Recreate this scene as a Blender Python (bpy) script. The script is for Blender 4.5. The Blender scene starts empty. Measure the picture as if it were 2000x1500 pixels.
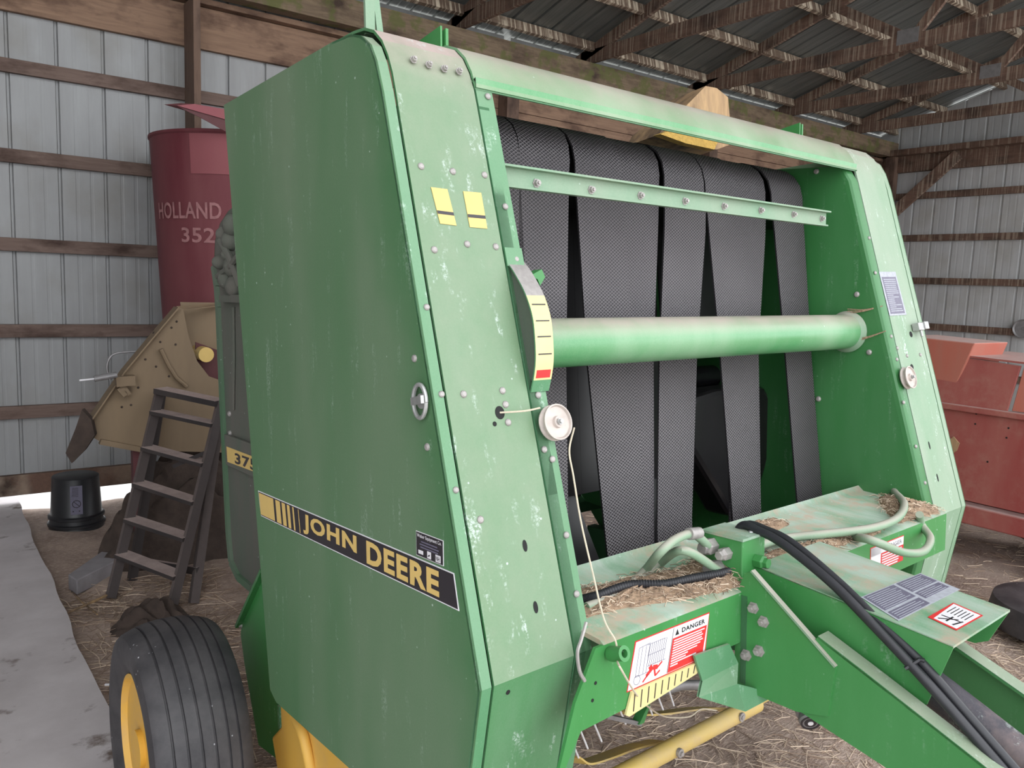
import bpy, math, random
from mathutils import Matrix, Vector
random.seed(7)
sc = bpy.context.scene
PI = math.pi
# ---------------------------------------------------------------- camera, world, exposure
F_PX = 1560.95
RW = Matrix(((0.8029139157540245, -0.5947816145333968, 0.03954838683922556),
             (-0.04274417688877874, -0.12362267203827317, -0.9914082762919717),
             (0.5945604924905792, 0.7943250379858131, -0.12468181422403438)))      # world -> camera (x right, y down, z forward)
RB = Matrix(((0.7704325879875418, -0.637489829648291, -0.006351729041089562),
             (-0.06116764431509318, -0.06399907093775041, -0.9960736108380981),
             (0.6345802917328592, 0.7677960901268628, -0.08830072100578534)))      # baler -> camera
EYE = Vector((0, 0, 1.72))
cd = bpy.data.cameras.new('camera'); cam = bpy.data.objects.new('camera', cd)
sc.collection.objects.link(cam); sc.camera = cam
cd.sensor_width = 36; cd.lens = F_PX / 2000 * 36; cd.clip_start = .02; cd.clip_end = 200
m = Matrix.Identity(4)
for i in range(3):
    m[i][0] = RW[0][i]; m[i][1] = -RW[1][i]; m[i][2] = -RW[2][i]; m[i][3] = EYE[i]
cam.matrix_world = m
wd = bpy.data.worlds.new('world'); sc.world = wd; wd.use_nodes = True
bg = wd.node_tree.nodes['Background']; bg.inputs[0].default_value = (.93, .96, 1, 1); bg.inputs[1].default_value = 2.3
sc.view_settings.view_transform = 'Standard'; sc.view_settings.look = 'None'
sc.view_settings.exposure = 0.55; sc.view_settings.gamma = 1
sc.view_settings.use_curve_mapping = False

# ---------------------------------------------------------------- measuring: the photograph's rays
U7 = .70; S = 1.243                      # baler unit to metres
def lb(px, py, ax, val):                 # point on the baler-frame plane axis=val (baler units)
    d = RB.transposed() @ Vector(((px-1000)/F_PX, (py-750)/F_PX, 1)); o = Vector((-U7, 0, 0))
    return o + d*((val-o[ax])/d[ax])
def wp(px, py, ax, val):                 # point on the world plane axis=val (metres)
    d = RW.transposed() @ Vector(((px-1000)/F_PX, (py-750)/F_PX, 1))
    return EYE + d*((val-EYE[ax])/d[ax])
MB3 = RW.transposed() @ RB
ROOT = Matrix.Translation(MB3 @ Vector((U7*S, 0, 0)) + EYE) @ MB3.to_4x4()
ROOTI = ROOT.inverted()

# ---------------------------------------------------------------- materials
def newmat(name):
    mt = bpy.data.materials.new(name); mt.use_nodes = True
    return mt, mt.node_tree.nodes, mt.node_tree.links, mt.node_tree.nodes['Principled BSDF']
def noise(N, L, vec, scale, detail=4, rough=.55, dist=0):
    n = N.new('ShaderNodeTexNoise'); n.inputs['Scale'].default_value = scale
    n.inputs['Detail'].default_value = detail; n.inputs['Roughness'].default_value = rough; n.inputs['Distortion'].default_value = dist
    L.new(vec, n.inputs['Vector']); return n.outputs['Fac']
def mapped(N, L, scale, kind='Object', loc=(0, 0, 0), rot=(0, 0, 0)):
    tc = N.new('ShaderNodeTexCoord'); mp = N.new('ShaderNodeMapping')
    mp.inputs['Scale'].default_value = scale; mp.inputs['Location'].default_value = loc; mp.inputs['Rotation'].default_value = rot
    L.new(tc.outputs[kind], mp.inputs['Vector']); return mp.outputs['Vector']
def ramp(N, L, fac, a, b, ca=(0, 0, 0, 1), cb=(1, 1, 1, 1)):
    r = N.new('ShaderNodeValToRGB'); e = r.color_ramp.elements
    e[0].position = a; e[1].position = b; e[0].color = ca; e[1].color = cb
    L.new(fac, r.inputs['Fac']); return r.outputs['Color']
def mixc(N, L, fac, a, b):
    x = N.new('ShaderNodeMix'); x.data_type = 'RGBA'
    for s, v in ((x.inputs[0], fac), (x.inputs[6], a), (x.inputs[7], b)):
        if hasattr(v, 'is_output'): L.new(v, s)
        elif isinstance(v, (int, float)): s.default_value = v
        else: s.default_value = (*v[:3], 1)
    return x.outputs[2]
def mathn(N, L, op, a, b=None, c=None):
    x = N.new('ShaderNodeMath'); x.operation = op
    for i, v in enumerate((a, b, c)):
        if v is None: continue
        if hasattr(v, 'is_output'): L.new(v, x.inputs[i])
        else: x.inputs[i].default_value = v
    return x.outputs[0]
def bump(N, L, B, h, strength=.3, dist=.01):
    b = N.new('ShaderNodeBump'); b.inputs['Strength'].default_value = strength; b.inputs['Distance'].default_value = dist
    L.new(h, b.inputs['Height']); L.new(b.outputs[0], B.inputs['Normal'])
def plain(name, col, rough=.6, metal=0, var=.15, scale=30, b=0):
    mt, N, L, B = newmat(name)
    v = mapped(N, L, (1, 1, 1)); f = noise(N, L, v, scale)
    c = mixc(N, L, f, [x*(1-var) for x in col], [min(1, x*(1+var)) for x in col])
    L.new(c, B.inputs['Base Color']); B.inputs['Roughness'].default_value = rough; B.inputs['Metallic'].default_value = metal
    if b: bump(N, L, B, f, b)
    return mt
def paint(name, base, dust, lo=.35, hi=.75, rough=.45, drips=0, dripcol=(.62, .72, .66), speck=.4, vert='Z', chaff=0, topdust=0, dscale=3.5, fine=.25, edge=None):
    """sheet-metal enamel with a faded or dusty film, vertical wipe marks, whitewash drips and specks"""
    mt, N, L, B = newmat(name)
    v = mapped(N, L, (1, 1, .22) if vert == 'Z' else (1, .25, 1)); v1 = mapped(N, L, (1, 1, 1))
    n1 = noise(N, L, v, dscale, 6, .6); f1 = ramp(N, L, n1, lo, hi)
    c = mixc(N, L, f1, base, dust)
    n2 = noise(N, L, v1, 260, 2, .7); c = mixc(N, L, mathn(N, L, 'MULTIPLY', n2, fine), c, [min(1, x*1.6) for x in dust])
    if edge:
        tc = N.new('ShaderNodeTexCoord'); se = N.new('ShaderNodeSeparateXYZ'); L.new(tc.outputs['Object'], se.inputs[0])
        e = mathn(N, L, 'SUBTRACT', se.outputs['Y'], mathn(N, L, 'MULTIPLY', se.outputs['Z'], SL_))
        e = mathn(N, L, 'ADD', mathn(N, L, 'SUBTRACT', e, 1.0), mathn(N, L, 'MULTIPLY', noise(N, L, v1, 5, 5), .22)); e = ramp(N, L, e, edge[0], edge[1], (1, 1, 1, 1), (0, 0, 0, 1))
        c = mixc(N, L, mathn(N, L, 'MULTIPLY', e, .65), c, (.035, .145, .045))
    if topdust:
        g = N.new('ShaderNodeNewGeometry'); s = N.new('ShaderNodeSeparateXYZ'); L.new(g.outputs['Normal'], s.inputs[0])
        up = ramp(N, L, s.outputs['Z'], .18, .85); nn = noise(N, L, v1, 14, 6, .7)
        up = mathn(N, L, 'MULTIPLY', up, mathn(N, L, 'ADD', .45, nn)); c = mixc(N, L, mathn(N, L, 'MULTIPLY', up, topdust), c, (.46, .36, .33))
    if drips:
        vd = mapped(N, L, (1, 1, .09) if vert == 'Z' else (1, .15, 1))
        n3 = noise(N, L, vd, 34, 3, .6); n4 = noise(N, L, v1, 9, 5, .7); n5 = noise(N, L, v1, 130, 4, .75)
        d = mathn(N, L, 'MULTIPLY', ramp(N, L, n3, .56, .63), ramp(N, L, n4, .48, .60)); d = mathn(N, L, 'MULTIPLY', d, ramp(N, L, n5, .46, .60))
        c = mixc(N, L, mathn(N, L, 'MULTIPLY', d, drips), c, dripcol)
    if speck:
        vo = N.new('ShaderNodeTexVoronoi'); vo.inputs['Scale'].default_value = 26; L.new(v1, vo.inputs['Vector'])
        s = ramp(N, L, vo.outputs['Distance'], .05, .075, (1, 1, 1, 1), (0, 0, 0, 1))
        k = ramp(N, L, noise(N, L, v1, 5, 2), .52, .6)
        c = mixc(N, L, mathn(N, L, 'MULTIPLY', mathn(N, L, 'MULTIPLY', s, k), speck), c, dripcol)
    if chaff:
        n6 = noise(N, L, v1, 16, 6, .7); n7 = noise(N, L, v1, 5, 4, .6)
        d = mathn(N, L, 'MULTIPLY', ramp(N, L, n6, .42, .62), ramp(N, L, n7, .4, .6)); c = mixc(N, L, mathn(N, L, 'MULTIPLY', d, chaff), c, (.42, .30, .22))
    L.new(c, B.inputs['Base Color'])
    r = mixc(N, L, f1, (rough,)*3, (min(1, rough+.25),)*3); L.new(r, B.inputs['Roughness'])
    bump(N, L, B, noise(N, L, v1, 4, 3), .08, .02)
    return mt
def wood(name, c1, c2, c3, axis=0, white=0, moss=0):
    mt, N, L, B = newmat(name)
    sc_ = [14, 14, 14]; sc_[axis] = 1.1
    v = mapped(N, L, sc_); v1 = mapped(N, L, (1, 1, 1))
    g = noise(N, L, v, 3, 6, .65, .6); c = mixc(N, L, ramp(N, L, g, .3, .7), c1, c2)
    s = [1, 1, 1]; s[axis] = .5
    c = mixc(N, L, ramp(N, L, noise(N, L, mapped(N, L, s), 4.5, 5, .6), .48, .66), c, c3)
    if white:
        sv = [1.5, 1.5, 1.5]; sv[axis] = 38; sv[2] = .6
        w = noise(N, L, mapped(N, L, sv), 1, 3, .6)
        w2 = noise(N, L, v1, 6, 4, .6)
        c = mixc(N, L, mathn(N, L, 'MULTIPLY', mathn(N, L, 'MULTIPLY', ramp(N, L, w, .5, .58), ramp(N, L, w2, .3, .5)), white), c, (.55, .47, .36))
    if moss: c = mixc(N, L, mathn(N, L, 'MULTIPLY', ramp(N, L, noise(N, L, v1, 7, 5), .5, .6), moss), c, (.10, .11, .03))
    L.new(c, B.inputs['Base Color']); B.inputs['Roughness'].default_value = .85; bump(N, L, B, g, .4, .006)
    return mt

SL_ = .2677
M = {}
M['side'] = paint('faded_green_side', (.040, .140, .048), (.125, .185, .110), .2, .7, .5, drips=.22, speck=.55, dscale=2.6, edge=(.40, .54))
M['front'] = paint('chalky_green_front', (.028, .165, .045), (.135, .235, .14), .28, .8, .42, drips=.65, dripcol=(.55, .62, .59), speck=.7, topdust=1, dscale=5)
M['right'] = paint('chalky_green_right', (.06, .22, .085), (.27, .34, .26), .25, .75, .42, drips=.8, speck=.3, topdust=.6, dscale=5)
M['flange'] = paint('green_flange', (.038, .19, .065), (.13, .26, .155), .3, .85, .4, drips=.5, speck=.3, topdust=.4)
M['green'] = paint('clean_green', (.035, .19, .045), (.07, .26, .085), .35, .9, .35, drips=.18, speck=.5, fine=.1)
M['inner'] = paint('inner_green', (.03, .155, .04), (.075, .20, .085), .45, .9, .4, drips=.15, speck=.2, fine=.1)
M['topgreen'] = paint('dirty_green_top', (.06, .22, .09), (.32, .39, .32), .32, .62, .55, drips=.3, speck=.6, chaff=.8, dscale=9, vert='Y')
M['pale'] = paint('pale_green', (.11, .25, .14), (.25, .31, .23), .3, .7, .5, speck=.3, topdust=.6)
M['tube'] = paint('tube_green', (.05, .24, .08), (.22, .36, .22), .4, .75, .28, speck=.5, topdust=.75)
M['dusty'] = paint('dusty_grey_green', (.045, .085, .055), (.105, .10, .085), .3, .6, .8, speck=.3, dscale=6)
M['rim'] = paint('dull_green_rim', (.03, .12, .045), (.11, .13, .10), .35, .65, .7, speck=.2, dscale=6)
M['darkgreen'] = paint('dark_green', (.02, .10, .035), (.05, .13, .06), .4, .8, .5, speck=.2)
M['yellow'] = paint('yellow_paint', (.72, .40, .05), (.62, .40, .12), .4, .8, .5, speck=0, chaff=.25, fine=.1)
M['dullyellow'] = paint('dull_yellow', (.60, .42, .10), (.50, .38, .18), .4, .7, .5, speck=0, chaff=.6, fine=.1)
M['decyel'] = plain('decal_yellow', (.66, .46, .15), .5, var=.06)
M['palyel'] = plain('pale_yellow', (.64, .55, .26), .5, var=.08)
M['decblk'] = plain('decal_black', (.022, .018, .022), .35, var=.2)
M['decgry'] = plain('decal_grey', (.13, .12, .17), .5, var=.3, scale=150)
M['decwht'] = plain('decal_white', (.72, .70, .72), .5, var=.08)
M['decred'] = plain('decal_red', (.62, .03, .03), .45, var=.1)
M['galv'] = plain('zinc', (.42, .42, .41), .45, .6, var=.3, scale=80)
M['rustybolt'] = plain('rusty_zinc', (.36, .335, .32), .55, .4, var=.3, scale=80)
M['grey'] = plain('grey_steel', (.25, .24, .24), .5, .4, var=.3)
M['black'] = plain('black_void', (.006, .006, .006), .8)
M['rubber'] = plain('smooth_black_rubber', (.022, .020, .022), .32, var=.3, scale=12)
M['hose'] = plain('black_hose', (.022, .022, .026), .45, var=.3, scale=60)
M['roller'] = plain('black_roller', (.012, .012, .014), .25, .2)
M['ghose'] = paint('green_hose', (.12, .27, .15), (.26, .33, .24), .3, .7, .5, speck=.2, topdust=.6)
M['twine'] = plain('twine', (.55, .47, .36), .9, var=.2, scale=200)
M['pulley'] = plain('weathered_pulley', (.48, .42, .38), .55, .2, var=.3, scale=40)
M['chaff'] = plain('chaff', (.34, .23, .15), .95, var=.5, scale=120, b=.8)
M['shaft'] = paint('blue_black_shaft', (.02, .022, .035), (.16, .12, .12), .5, .62, .45, drips=.4, speck=.6, dscale=7)
M['red'] = paint('tank_red', (.115, .012, .022), (.19, .06, .065), .35, .75, .6, speck=0, dscale=4)
M['redfade'] = paint('tank_red_band', (.23, .045, .06), (.26, .09, .095), .3, .8, .6, speck=0)
M['darkred'] = paint('dark_red', (.07, .01, .014), (.12, .05, .05), .3, .8, .6, speck=0)
M['wagon'] = paint('wagon_red', (.24, .035, .032), (.30, .095, .075), .3, .7, .6, speck=0, dscale=6, chaff=.15, topdust=.7)
M['wagonor'] = paint('wagon_orange', (.40, .09, .055), (.36, .14, .10), .3, .7, .6, speck=0, dscale=6, topdust=.8)
M['beige'] = paint('beige_sheet', (.22, .155, .09), (.16, .115, .075), .35, .75, .65, speck=0, fine=.15)
M['ladder'] = paint('dusty_black_ladder', (.014, .012, .014), (.055, .043, .04), .3, .8, .7, speck=0, topdust=.9)
M['bucket'] = plain('black_bucket', (.018, .018, .02), .4, var=.3, scale=20)
M['brown'] = plain('dirt_brown', (.055, .038, .03), .95, var=.6, scale=18, b=.8)
M['tyre'] = None
def tyre_mat():
    mt, N, L, B = newmat('tyre_rubber')
    v1 = mapped(N, L, (1, 1, 1)); n = noise(N, L, v1, 9, 6, .65)
    c = mixc(N, L, ramp(N, L, n, .35, .8), (.030, .028, .031), (.085, .078, .080))
    vo = N.new('ShaderNodeTexVoronoi'); vo.inputs['Scale'].default_value = 34; L.new(v1, vo.inputs['Vector'])
    s = ramp(N, L, vo.outputs['Distance'], .05, .10, (1, 1, 1, 1), (0, 0, 0, 1)); k = ramp(N, L, noise(N, L, v1, 4, 3), .55, .62)
    c = mixc(N, L, mathn(N, L, 'MULTIPLY', s, k), c, (.5, .5, .52))
    L.new(c, B.inputs['Base Color']); B.inputs['Roughness'].default_value = .6; bump(N, L, B, n, .2, .01); return mt
M['tyre'] = tyre_mat()
def belt_mat():
    mt, N, L, B = newmat('diamond_belt')
    tc = N.new('ShaderNodeTexCoord'); s = N.new('ShaderNodeSeparateXYZ'); L.new(tc.outputs['UV'], s.inputs[0])
    a = mathn(N, L, 'MULTIPLY', s.outputs['X'], PI/.0140); b = mathn(N, L, 'MULTIPLY', s.outputs['Y'], PI/.0096)
    p = mathn(N, L, 'SINE', mathn(N, L, 'ADD', a, b)); q = mathn(N, L, 'SINE', mathn(N, L, 'SUBTRACT', a, b))
    h = mathn(N, L, 'MINIMUM', mathn(N, L, 'ABSOLUTE', p), mathn(N, L, 'ABSOLUTE', q))     # 0 on the ridges, 1 in the diamonds
    f = ramp(N, L, h, .14, .36)
    v1 = mapped(N, L, (1, 1, 1)); n = noise(N, L, v1, 5, 4)
    ridge = mixc(N, L, n, (.10, .09, .096), (.26, .235, .245))
    c = mixc(N, L, f, ridge, (.018, .015, .018))
    L.new(c, B.inputs['Base Color']); B.inputs['Roughness'].default_value = .5
    bump(N, L, B, mathn(N, L, 'SUBTRACT', 1, h), .5, .003); return mt
M['belt'] = belt_mat()
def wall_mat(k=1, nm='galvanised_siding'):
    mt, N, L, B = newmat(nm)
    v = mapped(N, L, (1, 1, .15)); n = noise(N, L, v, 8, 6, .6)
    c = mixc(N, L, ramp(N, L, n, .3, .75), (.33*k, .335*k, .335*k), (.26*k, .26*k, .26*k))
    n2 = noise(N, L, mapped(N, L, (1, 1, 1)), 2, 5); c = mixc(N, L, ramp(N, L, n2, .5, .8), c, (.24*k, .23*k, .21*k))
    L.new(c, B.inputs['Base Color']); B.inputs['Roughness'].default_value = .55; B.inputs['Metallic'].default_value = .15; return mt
M['wall'] = wall_mat(); M['wallr'] = wall_mat(1.5, 'lit_siding')  # right wall siding brightened: the light falling there is put into its colour
def roof_mat():
    mt, N, L, B = newmat('roof_sheet')
    v = mapped(N, L, (12, .6, 1)); n = noise(N, L, v, 2, 6, .65)
    c = mixc(N, L, ramp(N, L, n, .3, .8), (.13, .142, .138), (.25, .26, .25))
    L.new(c, B.inputs['Base Color']); B.inputs['Roughness'].default_value = .4; B.inputs['Metallic'].default_value = .5; return mt
M['roof'] = roof_mat()
def ground_mat():
    mt, N, L, B = newmat('straw_littered_dirt')
    v = mapped(N, L, (1, 1, 1)); n = noise(N, L, v, 3, 8, .65); n2 = noise(N, L, mapped(N, L, (1, 3, 1), rot=(0, 0, .6)), 38, 4, .7)
    c = mixc(N, L, ramp(N, L, n, .3, .7), (.27, .19, .15), (.56, .43, .35))
    c = mixc(N, L, ramp(N, L, n2, .5, .68), c, (.66, .52, .43))
    L.new(c, B.inputs['Base Color']); B.inputs['Roughness'].default_value = 1; bump(N, L, B, n2, .8, .02); return mt
M['ground'] = ground_mat()
def slab_mat():
    mt, N, L, B = newmat('dusty_concrete')
    v = mapped(N, L, (1, 1, 1)); n = noise(N, L, v, 2.2, 8, .6)
    c = mixc(N, L, ramp(N, L, n, .35, .7), (.60, .555, .555), (.43, .39, .385)); n2 = noise(N, L, v, 5, 6, .6)
    c = mixc(N, L, ramp(N, L, n2, .58, .68), c, (.16, .12, .10))
    L.new(c, B.inputs['Base Color']); B.inputs['Roughness'].default_value = .9; bump(N, L, B, n, .3, .02); return mt
M['slab'] = slab_mat()
M['outside'] = plain('pale_bounce_ground', (.7, .68, .64), .9)  # outdoor ground kept pale so it bounces daylight into the shed
LIGHTW = ((.30, .19, .125), (.20, .12, .08), (.085, .045, .03))
DARKW = ((.17, .10, .07), (.115, .066, .047), (.06, .034, .025))
GIRT = ((.20, .14, .115), (.13, .085, .068), (.055, .03, .022))
M['woodhead'] = wood('light_timber', *LIGHTW, axis=0); M['woodmoss'] = wood('mossy_timber', (.22, .16, .10), (.13, .09, .06), (.05, .03, .02), axis=0, moss=.8)
M['woodgirt'] = wood('weathered_girt', *GIRT, axis=0); M['woodgirty'] = wood('brown_girt', (.15, .085, .058), (.10, .056, .04), (.05, .03, .02), axis=1, white=.25)
M['woodpost'] = wood('post_timber', (.19, .12, .085), (.12, .075, .055), (.06, .035, .025), axis=2)
M['woodtruss'] = wood('truss_timber', *DARKW, axis=1, white=.35)
M['purlin'] = wood('whitewashed_purlin', (.19, .135, .095), (.12, .08, .055), (.08, .05, .035), axis=0, white=.95)
M['woodpale'] = wood('splintered_wood', (.46, .30, .15), (.28, .18, .10), (.05, .035, .03), axis=2)
M['foam'] = plain('yellowed_fibre', (.48, .30, .07), .95, var=.4, scale=60, b=.8)
M['declil'] = plain('faded_decal_print', (.36, .37, .41), .6, var=.35, scale=90)
M['chunk'] = plain('dusty_chunk', (.26, .24, .25), .9, var=.3, scale=14, b=.3)
M['straw'] = plain('straw', (.66, .52, .39), .8, var=.35, scale=3)
M['strawdark'] = plain('dark_straw', (.30, .21, .15), .9, var=.4, scale=3)  # darker straw tone, mixed in at random

# ---------------------------------------------------------------- mesh builder
def fr(o, u, v):
    u = Vector(u).normalized(); v = Vector(v); v = (v-u*v.dot(u)).normalized(); n = u.cross(v)
    return Matrix(((u.x, v.x, n.x, o[0]), (u.y, v.y, n.y, o[1]), (u.z, v.z, n.z, o[2]), (0, 0, 0, 1)))
TXT = {}
def textgeo(s, bold=.0):
    if (s, bold) in TXT: return TXT[(s, bold)]
    cu = bpy.data.curves.new('t', 'FONT'); cu.body = s; cu.offset = bold; cu.resolution_u = 3; cu.space_character = 1+bold*3
    ob = bpy.data.objects.new('t', cu); sc.collection.objects.link(ob)
    dg = bpy.context.evaluated_depsgraph_get(); me = ob.evaluated_get(dg).to_mesh()
    vs = [(v.co.x, v.co.y) for v in me.vertices]; fs = [tuple(p.vertices) for p in me.polygons]
    ob.evaluated_get(dg).to_mesh_clear(); bpy.data.objects.remove(ob); bpy.data.curves.remove(cu)
    x0 = min(v[0] for v in vs); x1 = max(v[0] for v in vs); y0 = min(v[1] for v in vs); y1 = max(v[1] for v in vs)
    TXT[(s, bold)] = ([((x-x0)/(x1-x0), (y-y0)/(y1-y0)) for x, y in vs], fs); return TXT[(s, bold)]
class MB:
    def __init__(s): s.v = []; s.f = []; s.m = []; s.uv = None
    def add(s, vs, fs, mat=0, T=None):
        b = len(s.v)
        s.v += [(T @ Vector(v)) if T is not None else Vector(v) for v in vs]
        s.f += [tuple(b+i for i in f) for f in fs]; s.m += [mat]*len(fs); return s
    def box(s, x0, x1, y0, y1, z0, z1, mat=0, T=None):
        return s.add([(x, y, z) for x in (x0, x1) for y in (y0, y1) for z in (z0, z1)],
                     [(0, 1, 3, 2), (4, 6, 7, 5), (0, 4, 5, 1), (2, 3, 7, 6), (0, 2, 6, 4), (1, 5, 7, 3)], mat, T)
    def bar(s, p, q, w, h, up=(0, 0, 1), mat=0):       # box from p to q, w across, h along up
        p = Vector(p); q = Vector(q); d = (q-p); l = d.length; d.normalize()
        u = Vector(up); u = (u-d*u.dot(d)).normalized(); r = d.cross(u)
        T = Matrix(((r.x, d.x, u.x, p.x), (r.y, d.y, u.y, p.y), (r.z, d.z, u.z, p.z), (0, 0, 0, 1)))
        return s.box(-w/2, w/2, 0, l, -h/2, h/2, mat, T)
    def prism(s, pts, vec, mat=0):                     # planar polygon with real thickness
        n = len(pts); vec = Vector(vec); a = [Vector(p) for p in pts]; b = [p+vec for p in a]
        fs = [tuple(range(n)), tuple(range(2*n-1, n-1, -1))]+[(i, i+n, (i+1) % n+n, (i+1) % n) for i in range(n)]
        return s.add(a+b, fs, mat)
    def tube(s, pts, r, n=10, mat=0, cap=True, rr=None):
        pts = [Vector(p) for p in pts]; vs = []; prev = None
        for i, p in enumerate(pts):
            d = (pts[min(i+1, len(pts)-1)]-pts[max(i-1, 0)]).normalized()
            if prev is None: u = d.orthogonal().normalized()
            else: u = (prev-d*prev.dot(d)).normalized()
            prev = u; w = d.cross(u); ri = rr[i] if rr else r
            vs += [p+(u*math.cos(2*PI*k/n)+w*math.sin(2*PI*k/n))*ri for k in range(n)]
        fs = [(i*n+k, i*n+(k+1) % n, (i+1)*n+(k+1) % n, (i+1)*n+k) for i in range(len(pts)-1) for k in range(n)]
        if cap: fs += [tuple(range(n-1, -1, -1)), tuple((len(pts)-1)*n+k for k in range(n))]
        return s.add(vs, fs, mat)
    def lathe(s, prof, T, n=24, mat=0, close=False):   # prof: (radius, height along local z)
        vs = [(r*math.cos(2*PI*k/n), r*math.sin(2*PI*k/n), h) for r, h in prof for k in range(n)]; m_ = len(prof)
        fs = [(i*n+k, i*n+(k+1) % n, (i+1) % m_*n+(k+1) % n, (i+1) % m_*n+k) for i in range(m_ if close else m_-1) for k in range(n)]
        if not close:
            if prof[0][0] > 1e-6: fs.append(tuple(range(n-1, -1, -1)))
            if prof[-1][0] > 1e-6: fs.append(tuple((m_-1)*n+k for k in range(n)))
        return s.add(vs, fs, mat, T)
    def rect(s, T, a0, a1, b0, b1, mat=0, c=0, t=.0006):
        return s.box(a0, a1, b0, b1, c, c+t, mat, T)
    def poly(s, T, pts, mat=0, c=0, t=.0006):
        n = len(pts); a = [(x, y, c) for x, y in pts]; b = [(x, y, c+t) for x, y in pts]
        return s.add(a+b, [tuple(range(n)), tuple(range(2*n-1, n-1, -1))]+[(i, i+n, (i+1) % n+n, (i+1) % n) for i in range(n)], mat, T)
    def text(s, txt, T, a0, a1, b0, b1, mat, c=.0008, bold=0):
        vs, fs = textgeo(txt, bold)
        return s.add([(a0+x*(a1-a0), b0+y*(b1-b0), c) for x, y in vs], fs, mat, T)
    def ribbon(s, prof, x0, x1, t, mat=0, inward=1, nx=1):   # (y,z) profile extruded along x, thickness t on the +y side
        P = [Vector(p) for p in prof]; ins = []
        for i, p in enumerate(P):
            d = (P[min(i+1, len(P)-1)]-P[max(i-1, 0)]).normalized(); ins.append(p+Vector((d.y, -d.x))*t*inward)
        loop = P+ins[::-1]; n = len(loop); vs = []
        for j in range(nx+1):
            x = x0+(x1-x0)*j/nx; vs += [(x, q.x, q.y) for q in loop]
        fs = [(j*n+i, j*n+(i+1) % n, (j+1)*n+(i+1) % n, (j+1)*n+i) for j in range(nx) for i in range(n)]
        k = len(P)
        for i in range(k-1):
            fs.append((i, i+1, n-2-i, n-1-i)); o = nx*n; fs.append((o+n-1-i, o+n-2-i, o+i+1, o+i))
        return s.add(vs, fs, mat)
    def build(s, name, mats, parent=None, scale=None, smooth=False, bevel=0, tag=None, matrix=None, angle=.7):
        if scale is None: scale = S if (BAL is not None and parent is BAL) else 1
        me = bpy.data.meshes.new(name)
        vs = [v*scale for v in s.v]
        if matrix is not None: vs = [matrix @ v for v in vs]
        me.from_pydata(vs, [], s.f)
        if isinstance(mats, (str,)): mats = [mats]
        for k in mats: me.materials.append(M[k])
        me.polygons.foreach_set('material_index', s.m)
        if s.uv:
            ul = me.uv_layers.new(name='UVMap')
            for lp in me.loops: ul.data[lp.index].uv = s.uv[lp.vertex_index]
        me.update()
        import bmesh
        bm = bmesh.new(); bm.from_mesh(me); bmesh.ops.recalc_face_normals(bm, faces=bm.faces); bm.to_mesh(me); bm.free()
        if smooth:
            me.polygons.foreach_set('use_smooth', [True]*len(me.polygons)); me.set_sharp_from_angle(angle=angle)
        o = bpy.data.objects.new(name, me); sc.collection.objects.link(o)
        if parent is not None: o.parent = parent
        if bevel:
            b = o.modifiers.new('bevel', 'BEVEL'); b.width = bevel; b.segments = 2; b.limit_method = 'ANGLE'; b.angle_limit = .6
        if tag: settag(o, *tag)
        return o
def settag(o, label=None, cat=None, group=None, kind=None):
    if label: o['label'] = label
    if cat: o['category'] = cat
    if group: o['group'] = group
    if kind: o['kind'] = kind
def empty(name, loc=(0, 0, 0), *tag):
    o = bpy.data.objects.new(name, None); sc.collection.objects.link(o); o.location = loc; o.empty_display_size = .1; settag(o, *tag); return o
def structure(o): o['kind'] = 'structure'; return o
BAL = None
def catmull(pts, k=8):
    P = [Vector(p) for p in pts]; P = [P[0]*2-P[1]]+P+[P[-1]*2-P[-2]]; out = []
    for i in range(1, len(P)-2):
        for j in range(k):
            t = j/k; a, b, c, d = P[i-1:i+3]
            out.append(.5*((2*b)+(c-a)*t+(2*a-5*b+4*c-d)*t*t+(3*b-a-3*c+d)*t**3))
    out.append(P[-2]); return out
# ================================================================ THE BARN
YB = 6.5; XR = 11.4; XL = -3.2; YF = -.15
ROOF = lambda y: 4.05+.29*(6.6-y)
trim = [0]
def tr(mb, mat, lab=None, smooth=False):
    trim[0] += 1; o = structure(mb.build('trim_%d' % trim[0], mat, bevel=.003)); return o
# ground with gentle humps
def hum(x, y):
    return .018*math.sin(2.3*x+1.1*y)+.014*math.sin(5.1*x-3.7*y)+.008*math.sin(11*x+9*y)
g = MB(); nx, ny = 150, 110; x0, x1, y0, y1 = -3.6, 11.6, -2.6, 6.46
vs = [(x0+(x1-x0)*i/nx, y0+(y1-y0)*j/ny, 0) for j in range(ny+1) for i in range(nx+1)]
vs = [(x, y, hum(x, y)-.02) for x, y, z in vs]
g.add(vs, [(j*(nx+1)+i, j*(nx+1)+i+1, (j+1)*(nx+1)+i+1, (j+1)*(nx+1)+i) for j in range(ny) for i in range(nx)])
structure(g.build('floor', 'ground', smooth=True))
g = MB(); g.box(-20, 25, 6.46, 22, -.12, -.03); g.box(-20, 25, -22, -2.6, -.12, -.03); g.box(-20, -3.6, -2.6, 6.46, -.12, -.03); g.box(11.6, 25, -2.6, 6.46, -.12, -.03)
structure(g.build('floor_outside', 'outside'))
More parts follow.
